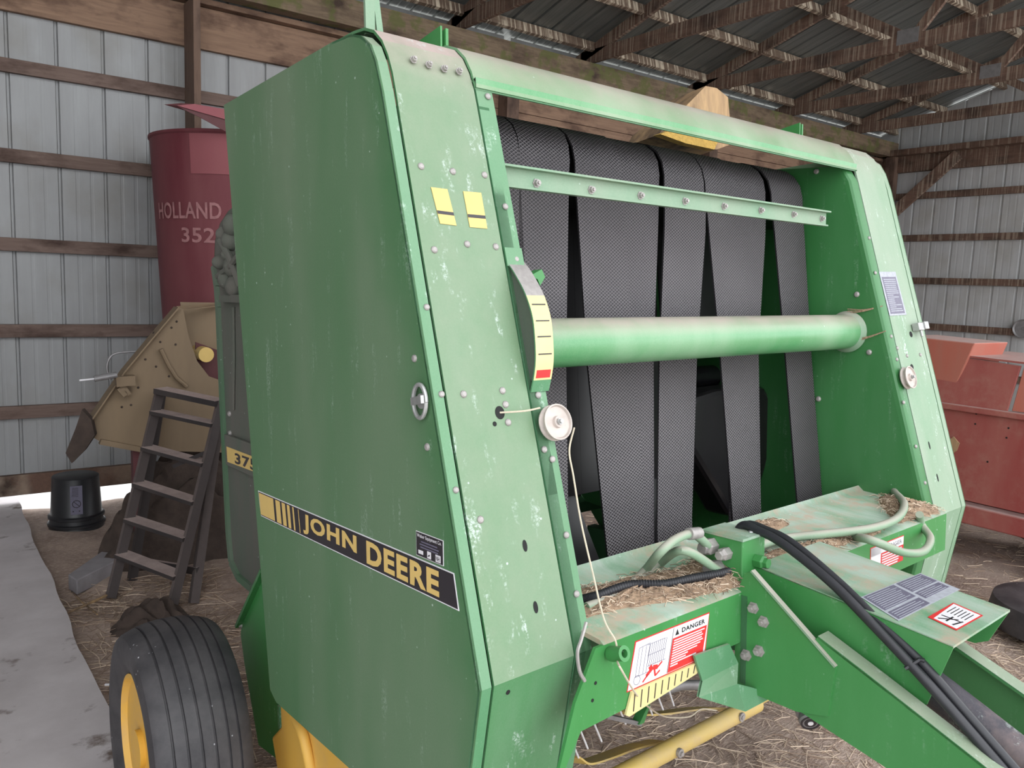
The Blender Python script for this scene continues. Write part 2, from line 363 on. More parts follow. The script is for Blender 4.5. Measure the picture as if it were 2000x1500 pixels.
# corrugated sheets
def corr(n, pitch, u0, u1, depth, wr):
    out = []; u = u0
    while u < u1-1e-6:
        out += [(u, 0), (u+pitch-wr*2, 0), (u+pitch-wr*1.5, depth), (u+pitch-wr*.5, depth)]
        out[-3:-3] = [(u+pitch*.28, 0), (u+pitch*.30, depth*.07), (u+pitch*.35, depth*.07), (u+pitch*.37, 0), (u+pitch*.6, 0), (u+pitch*.62, depth*.07), (u+pitch*.67, depth*.07), (u+pitch*.69, 0)]
        u += pitch
    out.append((u, 0)); return out
def sheet(name, prof, place0, place1, mat, t):
    mb = MB(); n = len(prof)
    a = [place0(u, d) for u, d in prof]; b = [place1(u, d) for u, d in prof]
    a2 = [place0(u, d+t) for u, d in prof]; b2 = [place1(u, d+t) for u, d in prof]
    vs = a+b+a2+b2; fs = []
    for i in range(n-1):
        fs += [(i, i+1, n+i+1, n+i), (2*n+i, 3*n+i, 3*n+i+1, 2*n+i+1), (i, 2*n+i, 2*n+i+1, i+1), (n+i, n+i+1, 3*n+i+1, 3*n+i)]
    fs += [(0, n, 3*n, 2*n), (n-1, 3*n-1, 4*n-1, 2*n-1)]
    mb.add(vs, fs); return structure(mb.build(name, mat))
pb_ = corr(0, .29, XL, XR, .018, .013)
sheet('wall_back', pb_, lambda u, d: (u, YB+d, .16), lambda u, d: (u, YB+d, 3.95), 'wall', .002)
structure(MB().box(XL, 4.62, YB+.02, YB+.024, 3.94, 4.062).build('wall_back_top', 'wall')); structure(MB().box(4.70, XR, YB+.02, YB+.024, 3.94, 4.062).build('wall_back_top', 'wall'))
pr_ = corr(0, .29, YF, YB, .018, .018)
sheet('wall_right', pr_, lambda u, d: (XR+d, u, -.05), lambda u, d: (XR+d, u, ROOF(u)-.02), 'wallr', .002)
sheet('wall_left', corr(0, .29, YF, YB, .018, .018), lambda u, d: (XL-d, u, -.05), lambda u, d: (XL-d, u, ROOF(u)-.02), 'wall', .002)
proof = corr(0, .23, XL-.3, XR+.3, .02, .016)
sheet('ceiling', proof, lambda u, d: (u, YB+.35, ROOF(YB+.35)+d), lambda u, d: (u, YF, ROOF(YF)+d), 'roof', .002)
# girts along the back wall, header boards, skirt
gz = [3.025, 2.44, 1.85, 1.26, .69]
for i, z in enumerate(gz):
    o = tr(MB().box(XL, XR, YB-.045, YB-.004, z-.045, z+.045), 'woodgirt')
tr(MB().box(XL, XR, YB-.05, YB-.004, .10, .245), 'woodgirty')
tr(MB().box(XL, XR, YB-.05, YB-.004, 3.37, 3.67), 'woodhead')
tr(MB().box(XL, XR, YB-.12, YB-.004, 3.675, 3.715), 'woodhead')
tr(MB().box(3.3, XR, YB-.05, YB-.004, 3.13, 3.365), 'woodhead')
tr(MB().box(1.6, XR, YB-.28, YB-.14, 3.72, 3.925), 'woodmoss')
tr(MB().box(1.675, 1.725, YB-.30, YB-.052, -.05, 3.66), 'woodpost')
tr(MB().box(-2.2, -2.05, YB-.20, YB-.052, -.05, 3.66), 'woodpost')
for x in (4.6, 7.5, 10.2): tr(MB().box(x-.07, x+.07, YB-.20, YB-.052, -.05, 3.66), 'woodpost')
# right wall girts
for z in (3.17, 2.585, 1.99, 1.36, .75): tr(MB().box(XR-.05, XR-.004, YF, YB-.06, z-.05, z+.04), 'woodgirty')
tr(MB().box(XR-.09, XR-.004, YF, YB-.06, 3.50, 3.80), 'woodgirty')
tr(MB().box(XR-.22, XR-.10, YF, YB-.14, 3.72, 3.80), 'woodgirty')
tr(MB().box(XR-.16, XR-.052, YB-.34, YB-.20, -.05, 3.72), 'woodpost')
tr(MB().bar((XR-.16, YB-.35, 2.9), (XR-.16, 5.3, 3.66), .05, .15, (0, 1, 1)), 'woodtruss')
for y in (3.0, 0.1): tr(MB().box(XR-.2, XR-.052, y-.07, y+.07, -.05, 3.72), 'woodpost')
# purlins on the roof slope
py_ = [6.27, 5.60, 4.88, 4.18, 3.48, 2.78, 2.08, 1.38, .68, -.02, -.72]
for y in py_:
    a = math.atan(.29); p = Vector((XL-.2, y, ROOF(y)-.055))
    tr(MB().bar(p, (XR+.2, p.y, p.z), .045, .09, (0, math.sin(a), math.cos(a))), 'purlin')
# trusses
TX = [(2.25, 'roof truss over the barn side left of the baler\'s top corner'), (4.0, 'roof truss meeting the eave just right of the green side shield top'), (5.55, 'roof truss behind the upright bracket above the top tube'),
      (7.25, 'roof truss rising behind the splintered wooden block'), (8.9, 'roof truss crossing above the right end of the baler'), (10.45, 'last roof truss in front of the far right end wall')]
for x, lab in TX:
    t = empty('roof_truss', (x, YB-.2, 3.93), lab+', dark dusty timber', 'truss', 'roof trusses along the shed')
    T = Matrix.Translation((-x, -(YB-.2), -3.93))
    def part(name, mb, mat='woodtruss'): return mb.build(name, mat, t, matrix=T, bevel=.003)
    part('bottom_chord', MB().box(x-.02, x+.02, YF+.1, YB-.06, 3.94, 4.07))
    yr = 0.2
    part('top_chord', MB().bar((x, YB+.02, ROOF(YB+.02)-.085), (x, YF+.1, ROOF(YF+.1)-.085), .04, .11, (0, .3, 1)))
    nodes = [5.1, 3.6, 2.1, .6]
    tops = [4.35, 2.85, 1.35]
    zt = lambda y: ROOF(y)-.14
    prev = 5.1
    part('web_brace', MB().bar((x+.0, 4.0, 4.06), (x, 4.68, zt(4.68)), .036, .085, (0, 1, 0)))
    part('web_brace', MB().bar((x, 3.9, 4.06), (x, 3.2, zt(3.2)), .036, .085, (0, 1, 0)))
    part('web_brace', MB().bar((x, 1.9, 4.06), (x, 3.0, zt(3.0)), .036, .085, (0, 1, 0)))
    part('web_brace', MB().bar((x, 1.8, 4.06), (x, .8, zt(.8)), .036, .085, (0, 1, 0)))
    gp = MB(); 
    for sx in (-1, 1): gp.box(x+sx*.0225-.001, x+sx*.0225+.001, 3.86, 4.06, 3.99, 4.12)
    part('gusset_plate', gp, 'grey')
# concrete slab strip
g = MB(); pts = []
for i in range(60):
    y = -2+8.8*i/59; pts.append((.522+.004*math.sin(i*5.1)+.004*math.sin(i*1.7)+.006*math.sin(i*.6), y, .045))
pts = [(-3.1, -2, .045)]+pts+[(-3.1, 6.8, .045)]
g.prism(pts, (0, 0, -.10)); g.build('concrete_slab', 'slab', tag=('long grey dusty concrete slab along the left edge of the floor', 'slab'))

# straw litter
def straws(name, n, fn, ln, wd, mats, tag):
    mb = MB()
    for _ in range(n):
        r = fn()
        if r is None: continue
        x, y, z = r
        a = random.uniform(0, PI); l = random.uniform(*ln); b = a+random.uniform(-.5, .5)
        p0 = Vector((x, y, z+.002)); p1 = p0+Vector((math.cos(a), math.sin(a), random.uniform(-.02, .12)))*l*.5; p2 = p1+Vector((math.cos(b), math.sin(b), random.uniform(-.15, .02)))*l*.5
        p2.z = max(p2.z, z); w = random.uniform(*wd)
        mb.tube([p0, p1, p2], w, 3, random.choice(range(len(mats))), cap=False)
    o = mb.build(name, mats); settag(o, *tag); o['kind'] = 'stuff'; return o
def gz_(x, y): return hum(x, y)-.018
straws('straw_litter', 5200, lambda: (lambda x, y: (x, y, gz_(x, y)))(random.uniform(1.2, 4.6), random.uniform(.6, 2.6)), (.03, .16), (.0009, .0019), ['straw', 'strawdark', 'straw'],
       ('loose pale straw littering the floor in front of and right of the baler', 'straw'))
def rf():
    x = random.uniform(3, 9); y = random.uniform(1.2, 5.5); return (x, y, gz_(x, y))
straws('straw_litter', 3200, rf, (.04, .16), (.0015, .003), ['straw', 'strawdark', 'straw'], ('loose pale straw on the floor beneath and beyond the red wagon', 'straw'))
def lf():
    x = random.uniform(.56, 1.3); y = random.uniform(2.4, 4.6); return (x, y, gz_(x, y))
straws('straw_litter', 1500, lf, (.04, .2), (.001, .002), ['strawdark', 'straw', 'strawdark'], ('sparse dark hay wisps on the dirt between slab and ladder', 'straw'))

# ================================================================ LEFT BACKGROUND
# grinder-mixer tank
TC = Vector((1.93, 5.78, 0))
t = empty('feed_mixer_tank', (TC.x, TC.y, .3), 'tall round faded red metal tank with painted lettering behind the baler', 'tank')
def lp(mb, name, mats, par=t, T=None, **k):
    return mb.build(name, mats, par, matrix=Matrix.Translation(-par.location), **k)
rt = .64
cone = [(.3, .35), (rt-.13, .9), (rt-.07, 1.3), (rt-.01, 2.4), (rt, 2.58), (rt+.01, 2.59), (rt+.01, 2.605), (rt-.01, 2.605), (rt-.02, 2.4), (rt-.09, 1.3), (rt-.15, .92), (.28, .37)]
lp(MB().lathe(cone, Matrix.Translation((TC.x, TC.y, 0)), 64), 'tank_shell', 'red', smooth=True)
# paler band on the upper right and painted writing, wrapped on the shell
def wrap(mb, a0, a1, z0, z1, rad, mat, n=10):
    vs = []; 
    for i in range(n+1):
        a = a0+(a1-a0)*i/n
        for z in (z0, z1): vs.append((TC.x+rad(z)*math.cos(a), TC.y+rad(z)*math.sin(a), z))
    mb.add(vs, [(2*i, 2*i+2, 2*i+3, 2*i+1) for i in range(n)], mat)
rr_ = lambda z: (rt-.07+.06*(z-1.3)/1.1 if z < 2.4 else rt-.01+.06*(z-2.4))+.003
b = MB(); wrap(b, math.radians(218), math.radians(300), 2.33, 2.575, lambda z: rr_(z)+.002, 0, 24); lp(b, 'upper_band', 'redfade', smooth=True)
M['redletter'] = plain('worn_white_lettering', (.36, .17, .17), .8, var=.5, scale=25)
def wraptext(mb, s, a0, a1, z0, z1, mat, bold=0):
    vs, fs = textgeo(s, bold)
    P = []
    for x, y in vs:
        a = a0+(a1-a0)*x; z = z0+(z1-z0)*y; r = rr_(z)+.003; P.append((TC.x+r*math.cos(a), TC.y+r*math.sin(a), z))
    mb.add(P, fs, mat)
b = MB(); wraptext(b, 'HOLLAND', math.radians(186), math.radians(236), 2.05, 2.155, 0, .02); lp(b, 'painted_word', 'redletter'); b = MB(); wraptext(b, '352', math.radians(209), math.radians(232), 1.90, 1.995, 0, .02)
lp(b, 'painted_number', 'redletter')
for k, (x, y) in enumerate(((1.7, 5.55), (2.2, 5.55), (1.7, 6.0), (2.2, 6.0))):
    lp(MB().box(x-.04, x+.04, y-.04, y+.04, -.03, 1.0), 'leg', 'darkred')
# red chute above the tank
ch = empty('unloading_chute', (1.6, 5.2, 2.6), 'faded pinkish red sheet metal chute above the red tank rim', 'chute')
P = [wp(345, 207, 1, 5.15), wp(380, 205, 1, 5.15), wp(450, 222, 1, 5.15), wp(450, 262, 1, 5.15), wp(392, 230, 1, 5.15)]
lp(MB().prism([P[0], P[1], P[2], P[3], P[4]], (0, .004, 0)), 'side_plate', 'darkred', ch)
Q = [wp(345, 206, 1, 5.14), wp(450, 236, 1, 5.14)]
lp(MB().add([Q[0], wp(380, 203, 1, 5.14), wp(450, 215, 1, 5.14), Q[1], Q[0]+Vector((0, .3, .05)), wp(380, 203, 1, 5.14)+Vector((0, .3, .05)), wp(450, 215, 1, 5.14)+Vector((0, .3, .05)), Q[1]+Vector((0, .3, .05))],
            [(0, 1, 2, 3), (7, 6, 5, 4), (0, 4, 5, 1), (1, 5, 6, 2), (0, 3, 7, 4), (2, 6, 7, 3)]), 'top_plate', 'redfade', ch)
lp(MB().tube([wp(450, 255, 1, 5.4), (1.93, 5.78, 2.8), (1.93, 5.78, 1.2)], .05), 'auger_tube', 'darkred', ch)

# beige hopper
hp = empty('hopper', (1.2, 4.9, 0), 'dented beige sheet metal hopper with rusty rivets behind the ladder', 'hopper')
front = [wp(*q, 1, 4.90) for q in ((345, 600), (358, 606), (368, 655), (385, 705), (408, 735), (470, 757), (470, 885), (290, 880), (195, 862), (160, 842), (240, 725), (290, 665))]
lp(MB().prism(front, (.0, .008, 0)), 'side_sheet', 'beige', hp)
back = [wp(*q, 1, 5.12) for q in ((352, 590), (470, 592), (470, 760), (395, 730), (358, 640))]
lp(MB().prism(back, (0, .008, 0)), 'back_sheet', 'beige', hp)
a, b_ = front[0], front[1]; c, d_ = back[0], back[4]
tp = MB(); tp.prism([front[0], front[1], wp(435, 598, 1, 5.08), wp(430, 594, 1, 5.12)], (0, 0, .006))
lp(tp, 'top_flange', 'beige', hp)
df = MB(); Pd = [front[0], front[11], front[10], front[9]]
for i in range(3): df.bar(Pd[i], Pd[i+1], .10, .008, (-.7, 0, .7))
lp(df, 'diagonal_flange', 'beige', hp)
inn = [wp(*q, 1, 5.02) for q in ((382, 668), (470, 700), (470, 800), (380, 780))]
lp(MB().prism(inn, (0, .01, 0)), 'inner_plate', 'darkred', hp)
lp(MB().lathe([(.0, 0), (.045, 0), (.045, .3), (0, .3)], fr(wp(403, 693, 1, 4.93), (1, 0, 0), (0, 0, 1)) @ Matrix.Rotation(PI, 4, 'X'), 20), 'shaft_end', 'decyel', hp, smooth=True)
for q in ((345, 628), (343, 673), (313, 668), (284, 702), (305, 716), (270, 757), (256, 791), (238, 795), (200, 789), (335, 640), (300, 650), (330, 735)):
    rv = MB(); rv.lathe([(0, 0), (.007, .0), (.005, .004), (0, .005)], fr(wp(*q, 1, 4.90), (1, 0, 0), (0, 0, 1)), 8); lp(rv, 'rivet', 'brown', hp)

lp(MB().tube([wp(*q, 1, 4.885) for q in ((314, 682), (330, 715), (345, 738), (365, 755))], .012, 8), 'curved_rod', 'beige', hp, smooth=True)
bk = MB(); q0 = wp(225, 745, 1, 4.85); bk.bar(q0, wp(262, 742, 1, 4.85), .07, .055); bk.bar(wp(232, 757, 1, 4.85), wp(245, 772, 1, 4.85), .03, .03); bk.bar(wp(240, 752, 1, 4.85), wp(252, 770, 1, 4.85), .03, .02)
lp(bk, 'hinge_bracket', 'beige', hp)
lp(MB().bar(front[7], front[8], .04, .03), 'bottom_rail', 'beige', hp)
lp(MB().tube(catmull([wp(*q, 1, 5.0) for q in ((215, 742), (209, 715), (222, 692), (265, 686))]), .006, 6), 'hose_loop', 'grey', hp, smooth=True)
gg = empty('grease_gun', wp(190, 738, 1, 4.75), 'small grease gun with a pale rod stuck beside the beige hopper', 'grease gun')
lp(MB().tube([wp(155, 743, 1, 4.75), wp(184, 740, 1, 4.75)], .005, 8), 'rod', 'decwht', gg)
lp(MB().tube([wp(184, 740, 1, 4.75), wp(228, 732, 1, 4.75)], .016, 10), 'barrel', 'grey', gg)
# chassis / legs of hopper hidden in the rubbish
for x in (1.0, 1.6): lp(MB().box(x-.03, x+.03, 4.92, 4.98, -.03, .8), 'leg', 'darkred', hp)

# crumpled brown tarpaulin heap under the hopper
def heap(name, cx, cy, rx, ry, h, mat, tag, seed=1, nn=44, kind=None, rough=.5):
    rnd = random.Random(seed); ph = [(rnd.uniform(4, 22), rnd.uniform(4, 22), rnd.uniform(0, 6)) for _ in range(6)]
    vs = []
    for i in range(nn+1):
        r = i/nn
        for k in range(nn):
            a = 2*PI*k/nn
            w = sum(math.sin(p[0]*r*math.cos(a)+p[1]*r*math.sin(a)+p[2]) for p in ph)/6
            z = h*(max(0, 1-r**2.2))*(1+rough*w)+.02*w*(r < .97)
            vs.append((cx+rx*r*math.cos(a)*(1+.12*w), cy+ry*r*math.sin(a)*(1+.12*w), z-.03))
    fs = [(i*nn+k, i*nn+(k+1) % nn, (i+1)*nn+(k+1) % nn, (i+1)*nn+k) for i in range(nn) for k in range(nn)]
    o = MB().add(vs, fs).build(name, mat, smooth=True, angle=1.2); settag(o, *tag)
    if kind: o['kind'] = kind
    return o
heap('crumpled_tarpaulin', 1.36, 5.02, .58, .30, .60, 'brown', ('dirty brown crumpled tarpaulin piled under the beige hopper', 'tarpaulin'), 3)
heap('dirt_mound', .86, 4.02, .19, .15, .12, 'brown', ('small mound of brown matted hay at the ladder feet', 'mound'), 5, kind='stuff')
# torn beige sheet end at lower left of hopper
o = MB().prism([wp(*q, 1, 4.82) for q in ((160, 800), (147, 838), (128, 885), (140, 905), (165, 880), (185, 850), (178, 820))], (.02, .05, 0)); o.build('torn_metal_strip', 'brown', tag=('torn brown metal strip hanging left below the beige hopper', 'strip'))

# folded black stepladder
FL = wp(216, 1168, 2, -.0); FR = wp(333, 1198, 2, -.0)
TLp = wp(313, 762, 1, FL.y+.30); TRp = wp(432, 787, 1, FR.y+.30)
ld = empty('stepladder', (FL+FR)/2, 'folded dusty black stepladder leaning in front of the beige hopper', 'ladder')
rail = lambda a, b: MB().bar(a, b, .03, .046, (1, .2, 0))
nrm = Vector((.16, .2, 0))
lp(rail(FL, TLp), 'front_rail', 'ladder', ld); lp(rail(FR, TRp), 'front_rail', 'ladder', ld)
RL = wp(258, 1134, 2, 0); RR = wp(378, 1178, 2, 0)
lp(rail(RL, TLp+Vector((.03, .10, -.02))), 'rear_rail', 'ladder', ld); lp(rail(RR, TRp+Vector((.03, .10, -.02))), 'rear_rail', 'ladder', ld)
lp(MB().bar(TLp, TRp, .10, .03), 'top_cap', 'ladder', ld)
def on(a, b, px, py):     # point on segment nearest the photo height
    best = min((abs((lambda q: 750+F_PX*(RW @ (q-EYE)).y/(RW @ (q-EYE)).z)(a.lerp(b, t_/200))-py), t_/200) for t_ in range(201)); return a.lerp(b, best[1])
for (l, r) in ((803, 830), (874, 905), (943, 980), (1013, 1052), (1083, 1126)):
    lp(MB().bar(on(FL, TLp, 0, l), on(FR, TRp, 0, r), .085, .02), 'step', 'ladder', ld)
lp(MB().bar(on(RL, TLp, 0, 1095), on(RR, TRp, 0, 1115), .02, .04), 'rear_brace', 'ladder', ld)
lp(MB().bar(on(FR, TRp, 0, 880), on(FL, TLp, 0, 915).lerp(on(FR, TRp, 0, 905), .5), .02, .02), 'spreader', 'ladder', ld)

# upside-down bucket with label
bq = empty('bucket', (.80, 5.85, 0), 'black plastic bucket upside down by the wall with a white warning label', 'bucket')
prof = [(.0, .35), (.118, .35), (.124, .345), (.136, .10), (.140, .095), (.150, .09), (.150, .075), (.141, .07), (.143, .045), (.154, .04), (.154, .025), (.145, .02), (.15, -.02), (.14, -.02), (.12, .33), (0, .335)]
lp(MB().lathe(prof, Matrix.Translation((.80, 5.85, 0)) @ Matrix.Diagonal((1.12, 1.12, 1, 1)), 40), 'body', 'bucket', bq, smooth=True)
dirc = Vector((-.80+.06, -5.85, 0)).normalized(); ux = Vector((-dirc.y, dirc.x, 0)); Tb = fr(Vector((.80, 5.85, .21))+dirc*.151-ux*.0, ux, (0, 0, 1))
if (Tb.col[2].xyz).dot(dirc) < 0: Tb = fr(Vector((.80, 5.85, .21))+dirc*.151, -ux, (0, 0, 1))
lb_ = MB(); lb_.rect(Tb, -.035, .035, -.09, .10, 0)
for i in range(7): lb_.rect(Tb, -.028+.001*i, .012, .03+.009*i, .033+.009*i, 1, .0007)
for k in range(24):
    a = 2*PI*k/24; a2 = 2*PI*(k+1)/24
    lb_.add([(.026*math.cos(a), -.02+.026*math.sin(a), .0012), (.026*math.cos(a2), -.02+.026*math.sin(a2), .0012), (.021*math.cos(a2), -.02+.021*math.sin(a2), .0012), (.021*math.cos(a), -.02+.021*math.sin(a), .0012)], [(0, 1, 2, 3)], 1, Tb)
lb_.bar(Tb @ Vector((-.018, -.002, .0012)), Tb @ Vector((.018, -.038, .0012)), .001, .004, Tb.col[1].xyz, 1)
for a in (-.024, .012): lb_.rect(Tb, a, a+.008, -.072, -.064, 1, .0007)
lp(lb_, 'warning_label', ['decgry', 'decblk'], bq)
# broken grey block and sticks
cb = wp(183, 1098, 2, .05)
o = MB().prism([wp(*q, 2, .06) for q in ((133, 1122), (150, 1133), (232, 1092), (228, 1064), (205, 1072))], (0, 0, -.085)); o.build('broken_concrete_chunk', 'chunk', tag=('broken pale grey concrete chunk lying beside the ladder feet', 'rubble'), bevel=.006)
MB().tube([wp(125, 1200, 2, .02), wp(165, 1183, 2, .035), wp(208, 1163, 2, .02)], .007, 6).build('stick', 'woodpale', tag=('long pale stick on the dirt left of the ladder', 'stick'), smooth=True)
MB().tube([wp(140, 1155, 2, .02), wp(160, 1176, 2, .02), wp(190, 1200, 2, .02)], .004, 6).build('stick', 'woodpale', tag=('thin short twig crossing the longer stick left of the ladder', 'stick'), smooth=True)
MB().bar(wp(205, 1337, 2, .03), wp(222, 1337, 2, .03), .008, .006).build('wood_chip', 'decwht', tag=('tiny white wood chip on dirt between slab and tyre', 'wood chip'))

# ================================================================ RIGHT BACKGROUND: red wagon
XW = 5.5
wg = empty('farm_wagon', (XW+.8, 1.6, 0), 'faded red steel farm wagon standing right of the baler', 'wagon')
YN, YFr = -.4, 2.75
def yat(px, py): return wp(px, py, 0, XW)
lp(MB().prism([(XW, YN, .42), (XW, YFr, .42), (XW, YFr, 1.03), (XW, YN, 1.03)], (.012, 0, 0)), 'side_panel', 'wagon', wg, bevel=.004)
up = [yat(1835, 788), yat(1857, 690), yat(1986, 718), yat(1970, 800)]
lp(MB().prism([(XW, 2.75, 1.03), (XW+.04, 2.50, 1.36), (XW+.04, 2.095, 1.335), (XW, 2.13, 1.03)], (.02, 0, 0)), 'upper_panel', 'wagon', wg, bevel=.004)
lp(MB().prism([(XW-.003, 2.10, 1.05), (XW+.035, 2.075, 1.33), (XW+.035, YN, 1.28), (XW-.003, YN, 1.05)], (.02, 0, 0)), 'upper_panel', 'wagonor', wg, bevel=.004)
lp(MB().box(XW-.03, XW+.03, YN, YFr, 1.005, 1.045), 'ridge_rail', 'wagon', wg, bevel=.006)
lp(MB().prism([(XW+.03, 2.51, 1.36), (XW+.9, 2.51, 1.36), (XW+.9, YN, 1.28), (XW+.03, YN, 1.28)], (0, 0, .012)), 'top_deck', 'wagon', wg)
lp(MB().prism([(XW+.02, 2.9, 1.03), (XW+.02, 2.86, 1.47), (XW+.02, 2.37, 1.455), (XW+.02, 2.50, 1.03)], (.5, 0, 0)), 'end_hood', 'wagonor', wg, bevel=.008)
lp(MB().box(XW-.02, XW+.10, YN, YFr+.2, .27, .395), 'bottom_rail', 'wagon', wg, bevel=.01)
lp(MB().box(XW+.3, XW+1.2, YN, YFr, .30, .42), 'underframe', 'darkred', wg)
for y in (2.2, .2):
    lp(MB().lathe([(.10, -.08), (.26, -.09), (.33, -.06), (.34, 0), (.33, .06), (.26, .09), (.10, .08)], fr((XW+1.0, y, .33), (0, 1, 0), (0, 0, 1)), 32), 'wheel', 'tyre', wg, smooth=True)
for q in ((1907, 808), (1905, 828), (1972, 815), (1970, 836), (1966, 855), (1929, 902)):
    p = yat(*q); hl = MB(); hl.lathe([(0, 0), (.006, 0), (.006, .001), (0, .001)], fr((XW-.0015, p.y, p.z), (0, -1, 0), (0, 0, 1)), 10); lp(hl, 'bolt_hole', 'black', wg)

MB().prism([wp(*q, 0, XW-.02) for q in ((1855, 858), (1862, 853), (1873, 866), (1868, 880), (1860, 886), (1852, 872))], (.012, 0, 0)).build('paper_scrap', 'woodpale', tag=('crumpled tan paper scrap stuck on the red wagon side', 'paper scrap'))
# disc on the wall girt
dk = wp(1999, 642, 0, XR-.06)
MB().lathe([(0, .0), (.02, 0), (.02, .012), (.10, .012), (.115, .03), (.12, .03), (.12, -.02), (0, -.02)], fr(dk, (0, -1, 0), (0, 0, 1)), 28).build('round_plate', 'grey', tag=('rusty round grey disc fixed to the right wall girt', 'disc'), smooth=True)
# old wheel lying at the right edge
tc = wp(2012, 1215, 2, .0); tc = Vector((4.78, 1.45, .10))
ot = empty('old_tyre', tc, 'black worn tyre lying on the straw at the right edge', 'tyre')
lp(MB().lathe([(.19, -.07), (.28, -.09), (.34, -.07), (.355, 0), (.34, .07), (.28, .09), (.19, .07), (.17, .03), (.17, -.03)], Matrix.Translation(tc+Vector((0, 0, -.01))), 40, close=True), 'tread', 'tyre', ot, smooth=True)
lp(MB().lathe([(.0, -.02), (.1, -.02), (.17, .02), (.19, .06), (.18, .06), (.1, 0), (0, 0)], Matrix.Translation(tc), 30), 'rim', 'bucket', ot, smooth=True)
# ================================================================ THE BALER (baler units, scaled on building)
BAL = empty('round_baler', (0, 0, 0), 'large dusty green round hay baler filling the shed, open black belts in front', 'baler')
BAL.matrix_world = ROOT
WID = 1.6726
mx = lambda x: WID-x
KY, KZ, SL = .895, -.549, .2677
fy = lambda z: KY+(z-KZ)*SL if z > KZ else KY+(KZ-z)*.20
FT = fr((0, KY, KZ), (1, 0, 0), (0, SL, 1))             # front plane frame
FTL = fr((0, KY, KZ), (1, 0, 0), (0, -.20, 1))          # lower front plane below the knee
def fp(px, py):                                          # pixel -> (a,b) on the sloping front plane
    d = RB.transposed() @ Vector(((px-1000)/F_PX, (py-750)/F_PX, 1)); o = Vector((-U7, 0, 0)); n = FT.col[2].xyz
    p = o+d*((Vector(FT.col[3].xyz)-o).dot(n)/d.dot(n)); q = FT.inverted() @ p; return q.x, q.y
def fpl(px, py):
    d = RB.transposed() @ Vector(((px-1000)/F_PX, (py-750)/F_PX, 1)); o = Vector((-U7, 0, 0)); n = FTL.col[2].xyz
    p = o+d*((Vector(FTL.col[3].xyz)-o).dot(n)/d.dot(n)); q = FTL.inverted() @ p; return q.x, q.y
ARC = [(1.137, .355), (1.147, .39), (1.160, .42), (1.178, .448), (1.203, .470), (1.235, .483), (1.275, .487), (1.36, .487)]
LOW = [(KY+.12*.20+.035, -.84), (KY, KZ)]
LOW = [(fy(-.92), -.92), (fy(-.7), -.70), (KY, KZ)]
mid = [(fy(z), z) for z in (-.3, 0, .2)]
# ---- left shield (side panel)
SX = -.025
sh = empty('side_shield', (0, 0, 0)); sh.parent = BAL
def BP(mb, name, mats, par=None, **k):
    o = mb.build(name, mats, BAL, **k)
    if par is not None: o.parent = par
    return o
outline = [(1.821, .467)]+[(y, z-.018) for y, z in ARC[::-1] if y < 1.30]
outline = [(1.821, .467), (1.30, .470), (1.235, .466), (1.200, .455), (1.172, .434), (1.155, .405), (1.137, .355)]+[(fy(z), z) for z in (.2, 0, -.3)]+[(KY, KZ), (fy(-.7), -.7), (fy(-.85), -.852), (1.64, -.852), (1.672, -.835)]
mb = MB(); mb.prism([(SX, y, z) for y, z in outline], (.004, 0, 0))
# folded flange running round the front edge, and the rear hem
fl = [(y, z) for y, z in outline[1:13]][::-1]
panel = BP(mb, 'shield_sheet', 'side', sh)
panel.parent = BAL; bpy.data.objects.remove(sh)
panel.name = 'side_shield'; sh = panel
BP(MB().ribbon(fl, SX, -.003, .004, inward=1), 'front_flange', 'flange', sh)
hem = MB(); hem.prism([(SX+.003, 1.821, .467), (SX+.003, 1.672, -.835), (SX+.003, 1.660, -.835), (SX+.003, 1.809, .467)], (.02, 0, 0)); BP(hem, 'rear_hem', 'side', sh)
DT = fr((SX, 1.70, 0), (0, -1, 0), (0, 0, 1))     # decal frame: a = 1.70-y, b = z
# brand decal
d = MB(); za, zb = -.441, -.388
d.poly(DT, [(.0, zb+.001), (.745, zb+.001), (.757, za-.001), (.012, za-.001)], 0, 0, .0006)
d.poly(DT, [(.003, zb-.001), (.743, zb-.001), (.754, za+.001), (.014, za+.001)], 1, .0006, .0004)
xs = [(.006, .082), (.094, .116), (.126, .142), (.152, .164), (.178, .184), (.205, .207)]
for a, b in xs: 
    k = (zb-za-.006)*.2; d.poly(DT, [(a, zb-.003), (b, zb-.003), (b+k*.7, za+.003), (a+k*.7, za+.003)], 2, .001, .0003)
d.text('JOHN', DT, .228, .447, za+.006, zb-.006, 2, .0014, .04)
d.text('DEERE', DT, .482, .706, za+.006, zb-.006, 2, .0014, .04)
BP(d, 'brand_decal', ['decwht', 'decblk', 'decyel'], sh)
# dealer sticker
d = MB(); a0, a1, b0, b1 = .642, .718, -.383, -.343
d.rect(DT, a0, a1, b0, b1, 0); d.rect(DT, a0+.0015, a1-.0015, b0+.0012, b1-.0012, 1, .0006)
d.text('Weber Equipment Co.', DT, a0+.004, a1-.004, b1-.0105, b1-.003, 0, .0014, .01)
for k, (l, r) in enumerate(((.016, .060), (.012, .064), (.014, .062))): d.rect(DT, a0+l, a0+r, b1-.0155-.0045*k, b1-.0135-.0045*k, 2, .0012)
d.rect(DT, a0+.008, a0+.021, b0+.005, b0+.011, 0, .0013); d.rect(DT, a0+.033, a0+.043, b0+.003, b0+.014, 0, .0013); d.rect(DT, a0+.056, a0+.069, b0+.003, b0+.014, 0, .0013)
d.text('NH', DT, a0+.0575, a0+.0675, b0+.005, b0+.012, 1, .0022, .02)
d.poly(DT, [(a0+.035, b0+.006), (a0+.038, b0+.009), (a0+.041, b0+.010), (a0+.040, b0+.007)], 1, .002)
BP(d, 'dealer_sticker', ['decwht', 'decblk', 'decgry'], sh)
